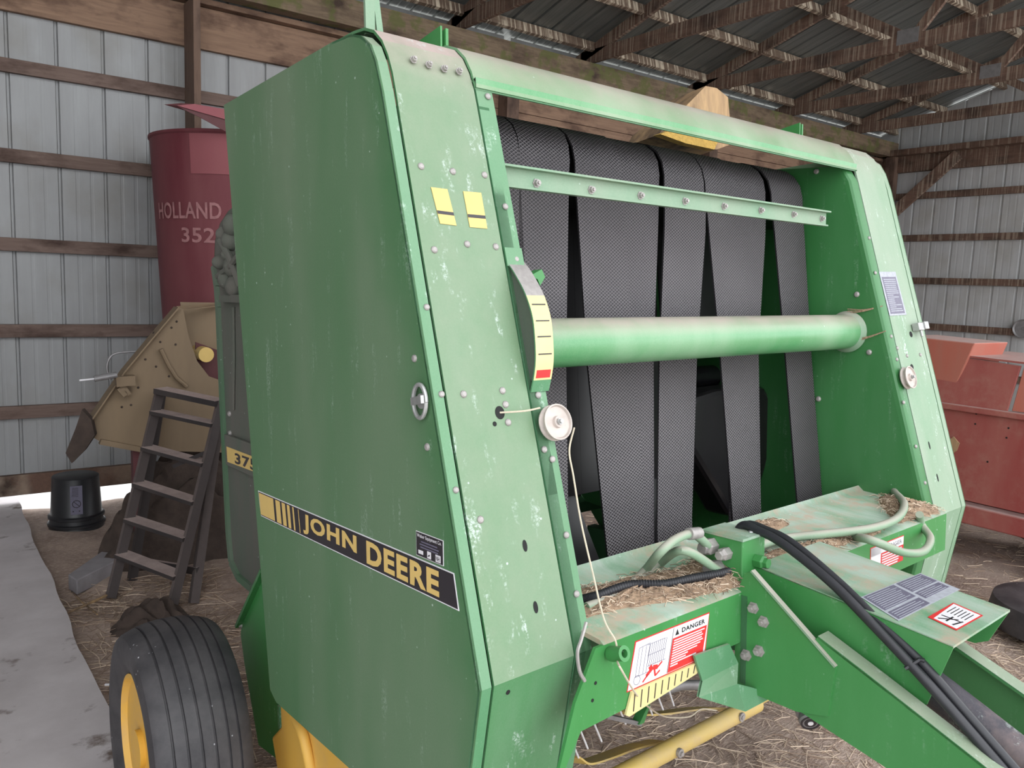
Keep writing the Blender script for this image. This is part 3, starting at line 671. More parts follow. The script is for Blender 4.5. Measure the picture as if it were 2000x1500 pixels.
# latch ring
lt = lb(828, 783, 0, SX); Tl = fr((SX, lt.y, lt.z), (0, -1, 0), (0, 0, 1))
k = MB()
for i in range(20):
    pass
ring = [(math.cos(2*PI*i/20)*.0175, math.sin(2*PI*i/20)*.026, .008) for i in range(21)]
k.tube([Tl @ Vector(p) for p in ring], .0035, 8, cap=False); k.bar(Tl @ Vector((-.02, -.002, .009)), Tl @ Vector((.026, .006, .02)), .005, .012, (0, 0, 1)); k.lathe([(0, 0), (.012, 0), (.012, .006), (0, .008)], Tl, 14)
BP(k, 'latch_ring', 'galv', sh, smooth=True)
# small bolt heads
def dome(mb, T, r=.0062, h=.004, hexa=False, mat=0):
    if hexa:
        mb.lathe([(0, 0), (r*1.35, 0), (r*1.35, h*.35), (r*.95, h*.35), (r*.95, h*1.6), (r*.5, h*1.6), (r*.5, h*2.3), (0, h*2.3)], T, 6, mat)
    else: mb.lathe([(0, 0), (r, 0), (r*.92, h*.5), (r*.6, h*.9), (0, h)], T, 12, mat)
def bolt(T, par=BAL, **k):
    mb = MB(); dome(mb, T, **{a: b for a, b in k.items() if a in ('r', 'h', 'hexa')}); return BP(mb, 'bolt', k.get('mat', 'rustybolt'), par if par is not BAL else None, smooth=True, angle=.5)
for q in ((810, 700), (835, 873)):
    p = lb(*q, 0, SX); bolt(fr(p, (0, -1, 0), (0, 0, 1)), sh)
# ---- front strips
def strip(xa, xb, mat, name, off=0, lo=LOW, nx=6):
    prof = [(y-off, z) for y, z in lo+mid+ARC]
    return BP(MB().ribbon(prof, xa, xb, .005, inward=1, nx=nx), name, mat, smooth=True, angle=.25)
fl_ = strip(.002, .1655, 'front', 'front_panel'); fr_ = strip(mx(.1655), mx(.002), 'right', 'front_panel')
LF = [(fy(-.92), -.92), (fy(-.7), -.70), (KY, KZ)]
def flange(xa, xb, mat):
    prof = [(y, z) for y, z in LF+mid+ARC[:3]]
    return BP(MB().ribbon(prof, xa, xb, .005, inward=1), 'panel_flange', mat, smooth=True, angle=.25)
flange(.170, .206, 'flange')
# right shield seen edge-on
BP(MB().prism([(mx(SX), y, z) for y, z in outline], (.004, 0, 0)), 'side_shield', 'side')
BP(MB().ribbon(fl, mx(-.003), mx(SX)+.004, .004, inward=1), 'front_flange', 'right', None)
# inner walls with a rolled front edge
IX = 1.4665
def innerwall(x, sgn, mat):
    pr = [(fy(-.92), -.92), (KY, KZ)]+mid+[(fy(.36), .36), (1.165, .405)]
    mb = MB(); n = len(pr)
    cols = [(x+sgn*.036, 0), (x+sgn*.014, 0), (x+sgn*.005, .003), (x+sgn*.001, .009), (x, .02)]
    vs = [(cx, y+dy, z) for cx, dy in cols for y, z in pr]
    mb.add(vs, [(j*n+i, j*n+i+1, (j+1)*n+i+1, (j+1)*n+i) for j in range(len(cols)-1) for i in range(n-1)])
    poly = [(x, y+.02, z) for y, z in pr]+[(x, 1.45, .43), (x, 2.2, .40), (x, 2.3, -.6), (x, 2.0, -.92)]
    mb.prism(poly, (sgn*.004, 0, 0)); return BP(mb, 'inner_wall', mat, smooth=True, angle=.5)
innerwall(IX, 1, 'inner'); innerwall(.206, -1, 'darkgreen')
# ---- top cross member and lips
prof = [(1.185, .402), (1.150, .404), (1.149, .408)]+[(y-.004, z+.003) for y, z in ARC[1:]]+[(1.37, .478)]
BP(MB().ribbon(prof, .168, mx(.165), .005, inward=1, nx=12), 'top_crossmember', 'tube', smooth=True, angle=.5)
BP(MB().tube([(.17, 1.158, .4045), (mx(.17), 1.158, .4045)], .008, 10), 'crossmember_lip', 'inner', smooth=True)
# roof plate further back that carries the wooden block, and side cheeks
BP(MB().box(.21, IX, 1.62, 2.25, .372, .380), 'rear_top_plate', 'dusty')
# ---- bar with studs
bm_ = MB(); bm_.box(.212, 1.386, 1.165, 1.171, .234, .272); bm_.box(.212, 1.386, 1.150, 1.171, .268, .272); bm_.box(.212, 1.386, 1.158, 1.171, .232, .236)
bar = BP(bm_, 'belt_guide_bar', 'pale')
for q in ((1047, 358), (1154, 371), (1250, 382), (1337, 393), (1413, 403), (1485, 411), (1549, 419), (1604, 427)):
    p = lb(*q, 1, 1.165)
    bolt(fr((p.x, 1.165, p.z), (1, 0, 0), (0, 0, 1)), bar, r=.0068, h=.005, hexa=True)
for o in [o for o in bpy.data.objects if o.parent is bar]: pass
# ---- big cross tube
tb = BP(MB().tube([(.21, 1.135, -.058), (IX-.002, 1.135, -.058)], .0478, 40), 'cross_tube', 'tube', smooth=True, angle=.6)
BP(MB().lathe([(.0478, 0), (.056, .0), (.058, .006), (.052, .014), (.0478, .018)], fr((IX-.001, 1.135, -.058), (0, -1, 0), (0, 0, 1)), 36), 'tube_collar', 'pale', tb, smooth=True)
# ---- belts
def interp(tab, z):
    for (z0, v0), (z1, v1) in zip(tab, tab[1:]):
        if z1 <= z <= z0: return v0+(v1-v0)*(z0-z)/(z0-z1)
    return tab[-1][1] if z < tab[-1][0] else tab[0][1]
over = [(1.47, .30), (1.475, .345), (1.462, .385), (1.435, .408), (1.395, .418), (1.355, .417), (1.315, .405), (1.288, .385), (1.270, .358), (1.262, .325)]
down = [(1.237+.08*z, z) for z in [.30-.05*i for i in range(20)]]
path = over+down
def belt(xl, xr, dy=0):
    mb = MB(); mb.uv = []; acc = 0; vs = []; uv = []; nxx = 6
    cents = []
    for i, (y, z) in enumerate(path):
        if i: acc += math.hypot(y-path[i-1][0], z-path[i-1][1])
        zz = z if i >= len(over)-2 else .4
        a = interp(xl, zz); b = interp(xr, zz)
        for j in range(nxx+1):
            x = a+(b-a)*j/nxx; vs.append((x, y+dy, z)); uv.append(((j/nxx)*(b-a)*S+a*0, acc*S))
    n = len(path); w = nxx+1
    t = .0045
    vs2 = []
    for i, (y, z) in enumerate(path):
        d_ = Vector((path[min(i+1, n-1)][0]-path[max(i-1, 0)][0], path[min(i+1, n-1)][1]-path[max(i-1, 0)][1])).normalized(); nrm_ = Vector((d_.y, -d_.x))
        for j in range(w):
            v = vs[i*w+j]; vs2.append((v[0], v[1]+nrm_.x*t*-1, v[2]+nrm_.y*t*-1))
    N_ = n*w
    fs = [(i*w+j, i*w+j+1, (i+1)*w+j+1, (i+1)*w+j) for i in range(n-1) for j in range(nxx)]
    fb = [tuple(N_+k_ for k_ in f[::-1]) for f in fs]
    fe = []
    for i in range(n-1):
        for j in (0, nxx): fe.append((i*w+j, (i+1)*w+j, N_+(i+1)*w+j, N_+i*w+j))
    mb.add(vs+vs2, fs, 0); mb.f += fb; mb.m += [1]*len(fb); mb.f += fe; mb.m += [1]*len(fe); mb.uv = uv+uv
    return BP(mb, 'belt', ['belt', 'rubber'], smooth=True, angle=.8)
T_ = lambda *p: list(p)
belt(T_((.4, .216), (-.7, .216)), T_((.4, .366), (-.7, .36)))
belt(T_((.4, .371), (.23, .36), (-.1, .325), (-.7, .30)), T_((.4, .515), (.23, .497), (-.1, .465), (-.7, .43)))
belt(T_((.4, .522), (-.1, .528), (-.58, .561), (-.7, .565)), T_((.4, .667), (-.1, .674), (-.58, .70), (-.7, .705)))
belt(T_((.4, .671), (.23, .655), (-.1, .612), (-.58, .575), (-.7, .57)), T_((.4, .817), (.23, .80), (-.1, .756), (-.58, .72), (-.7, .715)), .008)
belt(T_((.4, .821), (.23, .815), (-.1, .768), (-.5, .728), (-.7, .72)), T_((.4, .966), (.23, .974), (-.1, .910), (-.5, .857), (-.7, .85)))
belt(T_((.4, .970), (-.1, 1.004), (-.54, 1.023), (-.7, 1.03)), T_((.4, 1.104), (-.1, 1.14), (-.54, 1.15), (-.7, 1.15)))
belt(T_((.4, 1.109), (.23, 1.105), (-.1, 1.050), (-.54, 1.02), (-.7, 1.0)), T_((.4, 1.256), (.23, 1.249), (-.1, 1.186), (-.54, 1.16), (-.7, 1.15)), .008)
belt(T_((.4, 1.262), (.23, 1.278), (-.1, 1.302), (-.58, 1.330), (-.7, 1.33)), T_((.4, 1.425), (.23, 1.430), (-.1, 1.436), (-.58, 1.462), (-.7, 1.462)))
# ---- chamber interior
BP(MB().tube([(.21, 1.37, .325), (IX, 1.37, .325)], .082, 24), 'top_roller', 'roller', smooth=True)
BP(MB().tube([(.21, 1.52, -.20), (IX-.1, 1.52, -.20)], .035, 20), 'idler_roller', 'roller', smooth=True)
BP(MB().tube([(.21, 1.32, -.66), (IX, 1.32, -.66)], .055, 24), 'lower_roller', 'roller', smooth=True)
BP(MB().box(.21, IX, 2.2, 2.21, -.92, .43), 'dark_back_panel', 'black')  # near-black panel and floor: the chamber's inner darkness put into their colour
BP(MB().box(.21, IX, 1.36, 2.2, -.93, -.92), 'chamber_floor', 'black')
for (xa, xb, xc, xd) in ((.26, .40, .47, .61), (.42, .56, .64, .78), (.74, .90, .98, 1.12)):
    mb = MB(); mb.prism([(xa, 1.62, .1), (xb, 1.62, .1), (xd, 1.34, -.80), (xc, 1.34, -.80)], (0, .006, .002)); BP(mb, 'inner_belt', 'rubber')
for k_ in range(8): BP(MB().prism([(.222+.153*k_, 1.44, .33), (.222+.153*k_+.1525, 1.44, .33), (.222+.153*k_+.1525, 1.40, -.10 if k_ > 4 else -.45), (.222+.153*k_, 1.40, -.10 if k_ > 4 else -.45)], (0, .005, 0)), 'return_belt', 'rubber')
fl2 = [lb(*q, 1, 1.385) for q in ((1345, 800), (1358, 775), (1400, 762), (1470, 752), (1495, 757), (1508, 778), (1513, 820), (1508, 880), (1490, 940), (1470, 985), (1430, 1012), (1400, 960), (1352, 880))]
BP(MB().prism(fl2, (0, .10, 0)), 'baffle', 'rubber', bevel=.02)
# ---- lower cross beam
bmz = -.525
BM = MB()
BM.prism([(.206, .853, bmz), (IX, .853, bmz), (IX, .853, -.622), (.42, .853, -.622), (.24, .853, -.647), (.140, .853, -.650), (.105, .853, -.70), (.095, .853, -.86), (.072, .853, -.86), (.085, .853, -.72), (.128, .853, -.60), (.172, .853, bmz)], (0, .006, 0))
bt = [(.853, bmz), (.862, bmz+.006), (1.075, bmz+.022), (1.09, bmz+.035)]
beam = BP(BM, 'cross_beam', 'green')
BP(MB().ribbon(bt, .19, IX, .008, inward=1, nx=10), 'beam_top', 'topgreen', beam, smooth=True, angle=.8)
BP(MB().box(.21, IX, 1.07, 1.09, -.70, bmz+.02), 'beam_back', 'darkgreen', beam)
BF = fr((0, .853, 0), (1, 0, 0), (0, 0, 1))
# danger decal
d = MB(); A0, A1, B0, B1 = .246, .447, -.618, -.541
pts = [(.277, -.5335), (.462, -.5335), (.440, -.612), (.262, -.612)]
pts = [(A0+.02, B1), (A1+.014, B1), (A1+.002, B0+.008), (A1-.008, B0), (A0, B0)]
T = BF
d.poly(T, [(A0-.002, B0-.002), (A1-.006, B0-.002), (A1+.005, B0+.007), (A1+.016, B1+.002), (A0+.018, B1+.002)], 1, 0)
d.poly(T, pts, 0, .0006, .0004)
sx = lambda b: (b-B0)/(B1-B0)*.018
def q_(a0, a1, b0, b1, m_, c=.0012): d.poly(T, [(a0+sx(b0), b0), (a1+sx(b0), b0), (a1+sx(b1), b1), (a0+sx(b1), b1)], m_, c, .0003)
ms = A0+.098
q_(ms+.002, A1-.006, B0+.001, B1-.019, 1); q_(ms, ms+.0008, B0+.001, B1-.001, 2)
d.text('DANGER', T, ms+.040, A1+.002, B1-.0145, B1-.006, 2, .0013, .03)
d.poly(T, [(ms+.022, B1-.015), (ms+.032, B1-.015), (ms+.028, B1-.005)], 2, .0012, .0003)
for i in range(11):
    bb = B1-.0245-.0043*i; L_ = [.085, .078, .082, .08, .084, .078, .07, .045, .04, .07, .02][i]
    q_(ms+.006, ms+.006+L_, bb, bb+.0021, 0, .0016)
def ln(p, q, w=.0007, m_=3):
    p = T @ Vector((*p, .0012)); q = T @ Vector((*q, .0012)); d.bar(p, q, w, .0004, T.col[2].xyz, m_)
bx0, bx1, bz0, bz1 = A0+.052, A0+.094, B0+.028, B1-.012
for i in range(9): x = bx0+(bx1-bx0)*i/8; ln((x-.006, bz0), (x+.004, bz1))
for z in (bz0, (bz0+bz1)/2, bz1): ln((bx0-.004, z), (bx1, z))
for a in (.018, .026, .036, .044): ln((A0+a, B0+.018), (A0+a+.010, B1-.012))
ln((A0+.028, B1-.012), (A0+.056, B1-.010)); ln((A0+.016, B0+.018), (A0+.05, B0+.018))
for k in range(12):
    a = 2*PI*k/12; a2 = 2*PI*(k+1)/12; ln((A0+.022+.008*math.cos(a), B0+.012+.008*math.sin(a)), (A0+.022+.008*math.cos(a2), B0+.012+.008*math.sin(a2)))
for p, q, w in (((.045, .012), (.062, .022), .006), ((.062, .022), (.074, .020), .008), ((.052, .022), (.060, .026), .006), ((.036, .004), (.050, .014), .003), ((.072, .018), (.086, .026), .003), ((.066, .018), (.068, .006), .004), ((.068, .006), (.080, .012), .003)):
    ln((A0+p[0], B0+p[1]), (A0+q[0], B0+q[1]), w, 1)
BP(d, 'danger_decal', ['decwht', 'decred', 'decblk', 'decgry'], beam)
d = MB(); 
d.poly(T, [(.236, -.6455), (.405, -.6215), (.409, -.626), (.415, -.6215), (.418, -.6215), (.418, -.6215)][:2]+[(.418, -.6215), (.425, -.640)] if False else [(.247, -.6455+.004), (.425, -.6205), (.418, -.6215-.0), (.240, -.6468)], 0, 0)
# pale tick-marked strip just under the danger decal: a separate flat bar on the beam's lower edge
strip_pts = [(.252, -.620), (.430, -.620), (.424, -.640), (.246, -.660), (.238, -.655)]
d = MB(); d.poly(T, strip_pts, 0, .001, .004)
for i in range(10):
    x = .258+.0175*i; zb_ = -.655+(x-.25)*.11
    d.poly(T, [(x, -.623), (x+.0022, -.623), (x-.0015, zb_), (x-.0037, zb_)], 1, .0052, .0003)
BP(d, 'tick_marked_strip', ['palyel', 'decblk'], beam)
# right-hand warning decal on the beam
d = MB(); a0, a1, b0, b1 = 1.06, 1.225, -.60, -.538
d.rect(T, a0, a1, b0, b1, 1); d.rect(T, a0+.002, a1-.002, b1-.022, b1-.002, 0, .0006); d.rect(T, a0+.002, a0+.05, b0+.002, b1-.002, 0, .0006)
d.text('DANGER', T, a0+.07, a1-.01, b1-.017, b1-.007, 2, .0012, .02)
for i in range(6): d.rect(T, a0+.056, a1-.01-.004*i, b1-.029-.006*i, b1-.026-.006*i, 0, .0008)
BP(d, 'warning_decal', ['decwht', 'decred', 'decblk'], beam)
# guide eye for the twine, small holes
ey = lb(1196, 1274, 1, .845)
BP(MB().lathe([(.0065, -.012), (.0115, -.012), (.0125, -.006), (.0115, .014), (.0125, .02), (.0065, .02)], fr((ey.x, .838, ey.z), (1, 0, -.0), (0, .35, 1)), 20, close=True), 'twine_eye', 'green', beam, smooth=True)
hm = MB()
for q in ((1163, 1334), (1157, 1368)): p = lb(*q, 1, .853); hm.lathe([(0, 0), (.003, 0), (.003, .0006), (0, .0006)], fr((p.x, .853, p.z), (1, 0, 0), (0, 0, 1)), 10)
BP(hm, 'bolt_holes', 'black', beam)
# bent green flap under the beam
f1 = [lb(*q, 1, .842) for q in ((1357, 1281), (1425, 1258), (1442, 1295), (1372, 1330))]
f2 = [lb(1372, 1330, 1, .842), lb(1442, 1295, 1, .842), lb(1440, 1336, 1, .83), lb(1520, 1356, 1, .80), lb(1456, 1390, 1, .82), lb(1365, 1362, 1, .835)]
mb = MB(); mb.prism(f1, (0, .005, 0)); mb.add(f2, [(0, 1, 2, 3, 4, 5)]); mb.add([p+Vector((0, .005, 0)) for p in f2], [(5, 4, 3, 2, 1, 0)])
BP(mb, 'bent_guard', 'flange')
# ---- tongue plates and channel
PX = .567
pl = [(.864, -.528), (.845, -.485), (.830, -.480), (.664, -.606), (.676, -.698), (.735, -.712), (.866, -.712)]
plate = BP(MB().prism([(PX, y, z) for y, z in pl], (-.006, 0, 0)), 'hitch_plate', 'green')
BP(MB().bar((PX-.003, .832, -.4785), (PX-.003, .664, -.6045), .012, .004, (0, 1, 1)), 'plate_edge', 'pale', plate)
for q in ((1472, 1187), (1492, 1214), (1483, 1271), (1458, 1279)):
    p = lb(*q, 0, PX-.006); bolt(fr((PX-.006, p.y, p.z), (0, -1, 0), (0, 0, 1)), plate, r=.0085, h=.006, hexa=True)
# tongue: C channels, left and right
def rail_(x, sg, mat):
    top = [(.70, -.565), (.62, -.598), (.536, -.634), (.406, -.690), (.2, -.775), (-.2, -.93)]
    bot = [(-.2, -1.03), (.2, -.90), (.40, -.815), (.569, -.748), (.735, -.711), (.735, -.60)]
    mb = MB(); mb.prism([(x, y, z) for y, z in top+bot], (sg*.006, 0, 0))
    for (y0, z0), (y1, z1) in zip(top, top[1:]): mb.prism([(x, y0, z0+.001), (x, y1, z1+.001), (x+sg*.034, y1, z1+.001), (x+sg*.034, y0, z0+.001)], (0, 0, -.005))
    ro = BP(mb, 'tongue_rail', mat)
    mb = MB()
    for (y0, z0), (y1, z1) in zip(top, top[1:]): mb.prism([(x-sg*.001, y0, z0+.0015), (x-sg*.001, y1, z1+.0015), (x+sg*.034, y1, z1+.0015), (x+sg*.034, y0, z0+.0015)], (0, 0, .001))
    BP(mb, 'rail_top_face', 'flange', ro)
    return ro
rail_(PX-.001, 1, 'green'); rr = rail_(.862, -1, 'inner')
BP(MB().box(.56, .87, .84, .852, -.70, -.53), 'hitch_crossplate', 'darkgreen')
# ---- driveline guard (dark tube)
dr = MB(); dr.tube([(.735, .70, -.612), (.735, .56, -.672), (.73, .40, -.745), (.72, .1, -.875)], .033, 28)
BP(dr, 'driveline_guard', 'shaft', smooth=True)
# ---- driveline shield box
SXL, SXR = .615, .854
zs = lambda y: -.529+(y-.499)*.121
ty = [(y, zs(y)) for y in (.862, .76, .62, .499)]
mb = MB(); mb.prism([(SXL, .862, zs(.862)), (SXR, .862, zs(.862)), (SXR, .499, zs(.499)), (SXL, .499, zs(.499))], (0, 0, -.004))
shd = BP(mb, 'driveline_shield', 'topgreen')
BP(MB().prism([(SXL, .862, zs(.862)-.002), (SXL, .499, zs(.499)-.002), (SXL, .536, -.640), (SXL, .556, -.647), (SXL, .862, -.62)], (.004, 0, 0)), 'shield_side', 'green', shd)
BP(MB().prism([(SXR, .862, zs(.862)-.002), (SXR, .499, zs(.499)-.002), (SXR, .530, -.595), (SXR, .552, -.606), (SXR, .862, -.60)], (-.004, 0, 0)), 'shield_side', 'green', shd)
# operating-instruction decal and small warning decal lying on the shield top
def topT(px, py, off=.0008):
    d_ = RB.transposed() @ Vector(((px-1000)/F_PX, (py-750)/F_PX, 1)); o_ = Vector((-U7, 0, 0)); a = Vector((SXL, .62, -.512+off)); n_ = Vector((0, .018, .121)).normalized(); n_ = Vector((0, -.148, 1)).normalized()
    return o_+d_*((a-o_).dot(n_)/d_.dot(n_))
A_ = topT(1745, 1208); B_ = topT(1796, 1122); C_ = topT(1683, 1167)
ang = Vector((1, 0, 0)); back = Vector((0, 1, .148)).normalized()
Tt = fr(Vector((0, .62, -.512+.0005)), (1, 0, 0), (0, 1, -.148)); Tt = fr(Vector((0, .62, zs(.62)+.0002)), (1, 0, 0), (0, 1, .121))
def tq(px, py):
    d_ = RB.transposed() @ Vector(((px-1000)/F_PX, (py-750)/F_PX, 1)); o_ = Vector((-U7, 0, 0)); n_ = Tt.col[2].xyz
    p = o_+d_*((Tt.col[3].xyz-o_).dot(n_)/d_.dot(n_)); q = Tt.inverted() @ p; return (q.x, q.y)
K = [tq(*q) for q in ((1683, 1167), (1797, 1121), (1873, 1152), (1755, 1212))]
lerp2 = lambda p, q, t_: (p[0]+(q[0]-p[0])*t_, p[1]+(q[1]-p[1])*t_)
def quad(u, v): return lerp2(lerp2(K[0], K[1], u), lerp2(K[3], K[2], u), v)
d = MB(); d.poly(Tt, [quad(-.01, -.01), quad(1.01, -.01), quad(1.01, 1.01), quad(-.01, 1.01)], 1, .0004)
for (u0, u1, v0, v1) in ((.0, .52, .0, .64), (.54, 1, .0, .48), (.0, .52, .67, 1), (.54, .98, .5, .82)):
    d.poly(Tt, [quad(u0+.012, v0+.02), quad(u1-.012, v0+.02), quad(u1-.012, v1-.02), quad(u0+.012, v1-.02)], 0, .0010, .0003)
    n_ = int((v1-v0)*16)
    for i in range(1, n_):
        v = v0+(v1-v0)*(i+.2)/(n_+.2); e = u1-.03-random.uniform(0, .22)*(u1-u0)
        d.poly(Tt, [quad(u0+.04, v), quad(e, v), quad(e, v+.016), quad(u0+.04, v+.016)], 1, .0014, .0002)
BP(d, 'instruction_decal', ['decgry', 'declil'], shd)
K = [tq(*q) for q in ((1812, 1206), (1862, 1178), (1920, 1203), (1868, 1232))]
d = MB(); d.poly(Tt, [quad(0, 0), quad(1, 0), quad(1, 1), quad(0, 1)], 1, .0004); d.poly(Tt, [quad(.05, .16), quad(.95, .05), quad(.95, .95), quad(.05, .95)], 0, .0010, .0003)
for i in range(6):
    v = .2+.12*i; d.poly(Tt, [quad(.5, v), quad(.85, v), quad(.85, v+.03), quad(.5, v+.03)], 2, .0014, .0002)
for a, b in (((.12, .25), (.4, .7)), ((.15, .5), (.42, .5)), ((.3, .2), (.35, .8)), ((.12, .75), (.4, .85))):
    p = Tt @ Vector((*quad(*a), .0014)); q = Tt @ Vector((*quad(*b), .0014)); d.bar(p, q, .003, .0004, Tt.col[2].xyz, 2)
BP(d, 'warning_decal', ['decwht', 'decred', 'decblk'], shd)
# ---- valve block on the beam
vb = MB(); X0, X1, Y0, Y1, Z0, Z1 = .585, .672, .868, .945, -.525, -.415
def bb(px, py, ax, v): return lb(px, py, ax, v)
vb.box(.575, .650, .862, .955, -.520, -.432)
vbo = BP(vb, 'valve_block', 'green', bevel=.003)
mb = MB(); mb.box(.573, .652, .860, .957, -.433, -.428); BP(mb, 'block_top', 'topgreen', vbo)
def fitting(p, dirv, r, l, mat='rustybolt', n=6):
    u = Vector(dirv).normalized().orthogonal(); w = Vector(dirv).normalized().cross(u)
    BP(MB().lathe([(0, 0), (r, 0), (r, l*.6), (r*.7, l*.7), (r*.7, l), (0, l)], fr(p, u, w), n), 'hose_fitting', mat, vbo, bevel=.001)
fitting((.575, .93, -.455), (-1, 0, 0), .017, .035, 'rustybolt'); fitting((.575, .895, -.462), (-1, 0, 0), .013, .03, 'rustybolt'); fitting((.575, .915, -.495), (-1, 0, 0), .017, .04, 'rustybolt')
fitting((.620, .862, -.478), (0, -1, 0), .014, .028, 'green'); fitting((.650, .90, -.468), (1, 0, 0), .013, .04, 'green'); fitting((.60, .862, -.505), (0, -1, 0), .008, .012, 'green')
BP(MB().lathe([(0, 0), (.006, 0), (.005, .003), (0, .004)], fr((.63, .88, -.4285), (1, 0, 0), (0, 1, 0)), 6), 'plug', 'galv', vbo)
# ---- hoses
hz = lambda pts, r, name, mat, par=None, **k: BP(MB().tube(catmull(pts), r, 12), name, mat, par, smooth=True)
for o_, dz in ((0, 0), (.016, .004)):
    pts = [(.615, .97, -.52), (.625, .955, -.445), (.632+o_, .90, -.408), (.628+o_, .83, -.425), (.612+o_, .77, -.455+dz)] if False else None
bh = [lb(1448, 1028, 0, .64), lb(1480, 1036, 0, .635), lb(1530, 1063, 0, .630), lb(1620, 1135, 0, .618), lb(1700, 1215, 0, .606), lb(1790, 1310, 0, .600), lb(1870, 1400, 0, .60), lb(1990, 1540, 0, .60)]
hz([(bh[0].x, bh[0].y+.03, bh[0].z-.06)]+bh, .0085, 'hydraulic_hose', 'hose')
bh2 = [lb(1455, 1026, 0, .66), lb(1500, 1036, 0, .657), lb(1550, 1062, 0, .652), lb(1640, 1138, 0, .638), lb(1716, 1213, 0, .620), lb(1806, 1300, 0, .613), lb(1885, 1390, 0, .613), lb(2005, 1528, 0, .613)]
hz([(bh2[0].x, bh2[0].y+.03, bh2[0].z-.06)]+bh2, .0075, 'hydraulic_hose', 'hose')
tie = lb(1784, 1300, 0, .598); BP(MB().tube([lb(1768, 1306, 0, .592), lb(1796, 1288, 0, .604), lb(1806, 1290, 0, .606)], .0035, 6), 'cable_tie', 'hose')
zt_ = -.492
g1 = [lb(1742, 956, 0, IX)+Vector((.02, 0, 0)), lb(1748, 962, 0, IX-.01), lb(1766, 984, 2, -.485), lb(1752, 1012, 2, -.490), lb(1700, 1032, 2, -.492), lb(1600, 1044, 2, -.492), lb(1530, 1052, 2, -.494), lb(1480, 1066, 2, -.48)]
hz(g1, .0095, 'green_hose', 'ghose')
g2 = [lb(1796, 1005, 2, -.50), lb(1800, 1025, 1, .86), lb(1817, 1052, 1, .82), lb(1803, 1077, 1, .80), lb(1765, 1079, 1, .80), lb(1720, 1062, 1, .805), lb(1690, 1052, 1, .83), lb(1670, 1050, 1, .88)]
hz(g2, .0095, 'green_hose', 'ghose')
g3 = [(.560, .925, -.455), lb(1355, 1044, 1, .925), lb(1320, 1053, 1, .93), lb(1288, 1080, 1, .935), lb(1262, 1112, 2, -.498), lb(1235, 1140, 2, -.505), lb(1195, 1168, 2, -.508), lb(1145, 1186, 2, -.508)]
hz(g3, .0085, 'green_hose', 'ghose')
g4 = [(.560, .905, -.495), lb(1335, 1075, 1, .92), lb(1290, 1100, 2, -.50), lb(1262, 1126, 2, -.506), lb(1240, 1145, 2, -.508)]
hz(g4, .0085, 'green_hose', 'ghose')
BP(MB().tube([lb(1345, 1043, 1, .925), lb(1366, 1041, 1, .925)], .0115, 12), 'hose_ferrule', 'rustybolt', vbo, smooth=True)
lm = catmull([lb(1130, 1172, 2, -.500), lb(1170, 1162, 2, -.497), lb(1232, 1142, 2, -.494), lb(1300, 1140, 2, -.497), lb(1360, 1128, 2, -.497), lb(1415, 1118, 2, -.497), lb(1450, 1105, 2, -.500)], 26)
BP(MB().tube(lm, .0075, 10, rr=[.0085 if i % 2 else .0068 for i in range(len(lm))]), 'corrugated_loom', 'hose', smooth=True)
# ---- gauge (bale size indicator)
gp_ = [(1.066, .088), (1.047, .070), (1.018, .034), (1.000, -.003), (.9935, -.038), (.9915, -.076), (.996, -.105), (1.004, -.132)]
cg = catmull([Vector((0, y, z)) for y, z in gp_], 8); n = len(cg)
gx0, gx1 = .171, .211
G = MB(); 
for i in range(n-1):
    a, b = cg[i], cg[i+1]; t_ = i/(n-1)
    mt_ = 2 if t_ < .30 else (3 if t_ > .88 else 0)
    if .80 < t_ < .86: mt_ = 1
    for x0_, x1_ in ((gx0, gx0+.004), (gx0+.004, gx1-.004), (gx1-.004, gx1)):
        mm_ = mt_ if (x0_ == gx0+.004 or mt_ != 1) else 0
        G.add([(x0_, a.y, a.z), (x1_, a.y, a.z), (x1_, b.y, b.z), (x0_, b.y, b.z)], [(0, 1, 2, 3)], mm_)
    G.add([(gx0, a.y+.003, a.z), (gx1, a.y+.003, a.z), (gx1, b.y+.003, b.z), (gx0, b.y+.003, b.z)], [(3, 2, 1, 0)], 3)
    for x_ in (gx0, gx1): G.add([(x_, a.y, a.z), (x_, b.y, b.z), (x_, b.y+.003, b.z), (x_, a.y+.003, a.z)], [(0, 1, 2, 3)], 3)
for t_ in (.36, .47, .58, .69):
    i = int(t_*(n-1)); a, b = cg[i], cg[i]+(cg[i+1]-cg[i])*.45; o_ = Vector((0, -.0008, 0))
    G.add([(gx0+.005, a.y-.0008, a.z), (gx1-.005, a.y-.0008, a.z), (gx1-.005, b.y-.0008, b.z), (gx0+.005, b.y-.0008, b.z)], [(0, 1, 2, 3)], 4)
gauge = BP(G, 'size_gauge', ['palyel', 'decred', 'rustybolt', 'flange', 'decblk'])
BP(MB().prism([(.176, 1.064, .085), (.176, 1.024, .038), (.176, 1.003, -.01), (.176, .997, -.06), (.176, 1.003, -.115), (.176, fy(-.11)+.004, -.11), (.176, fy(.07)+.004, .07)], (.003, 0, 0)), 'gauge_bracket', 'dusty', gauge)
BP(MB().prism([(.168, fy(.112)-.001, .112), (.206, fy(.112)-.001, .112), (.206, fy(.08)-.001, .08), (.168, fy(.08)-.001, .08)], (0, -.003, 0)), 'mount_tab', 'flange', gauge)
BP(MB().prism([lb(1033, 540, 1, 1.05), lb(1058, 526, 1, 1.05), lb(1065, 541, 1, 1.05), lb(1055, 558, 1, 1.05), lb(1050, 545, 1, 1.05)], (0, .02, 0)), 'pointer', 'green', gauge)
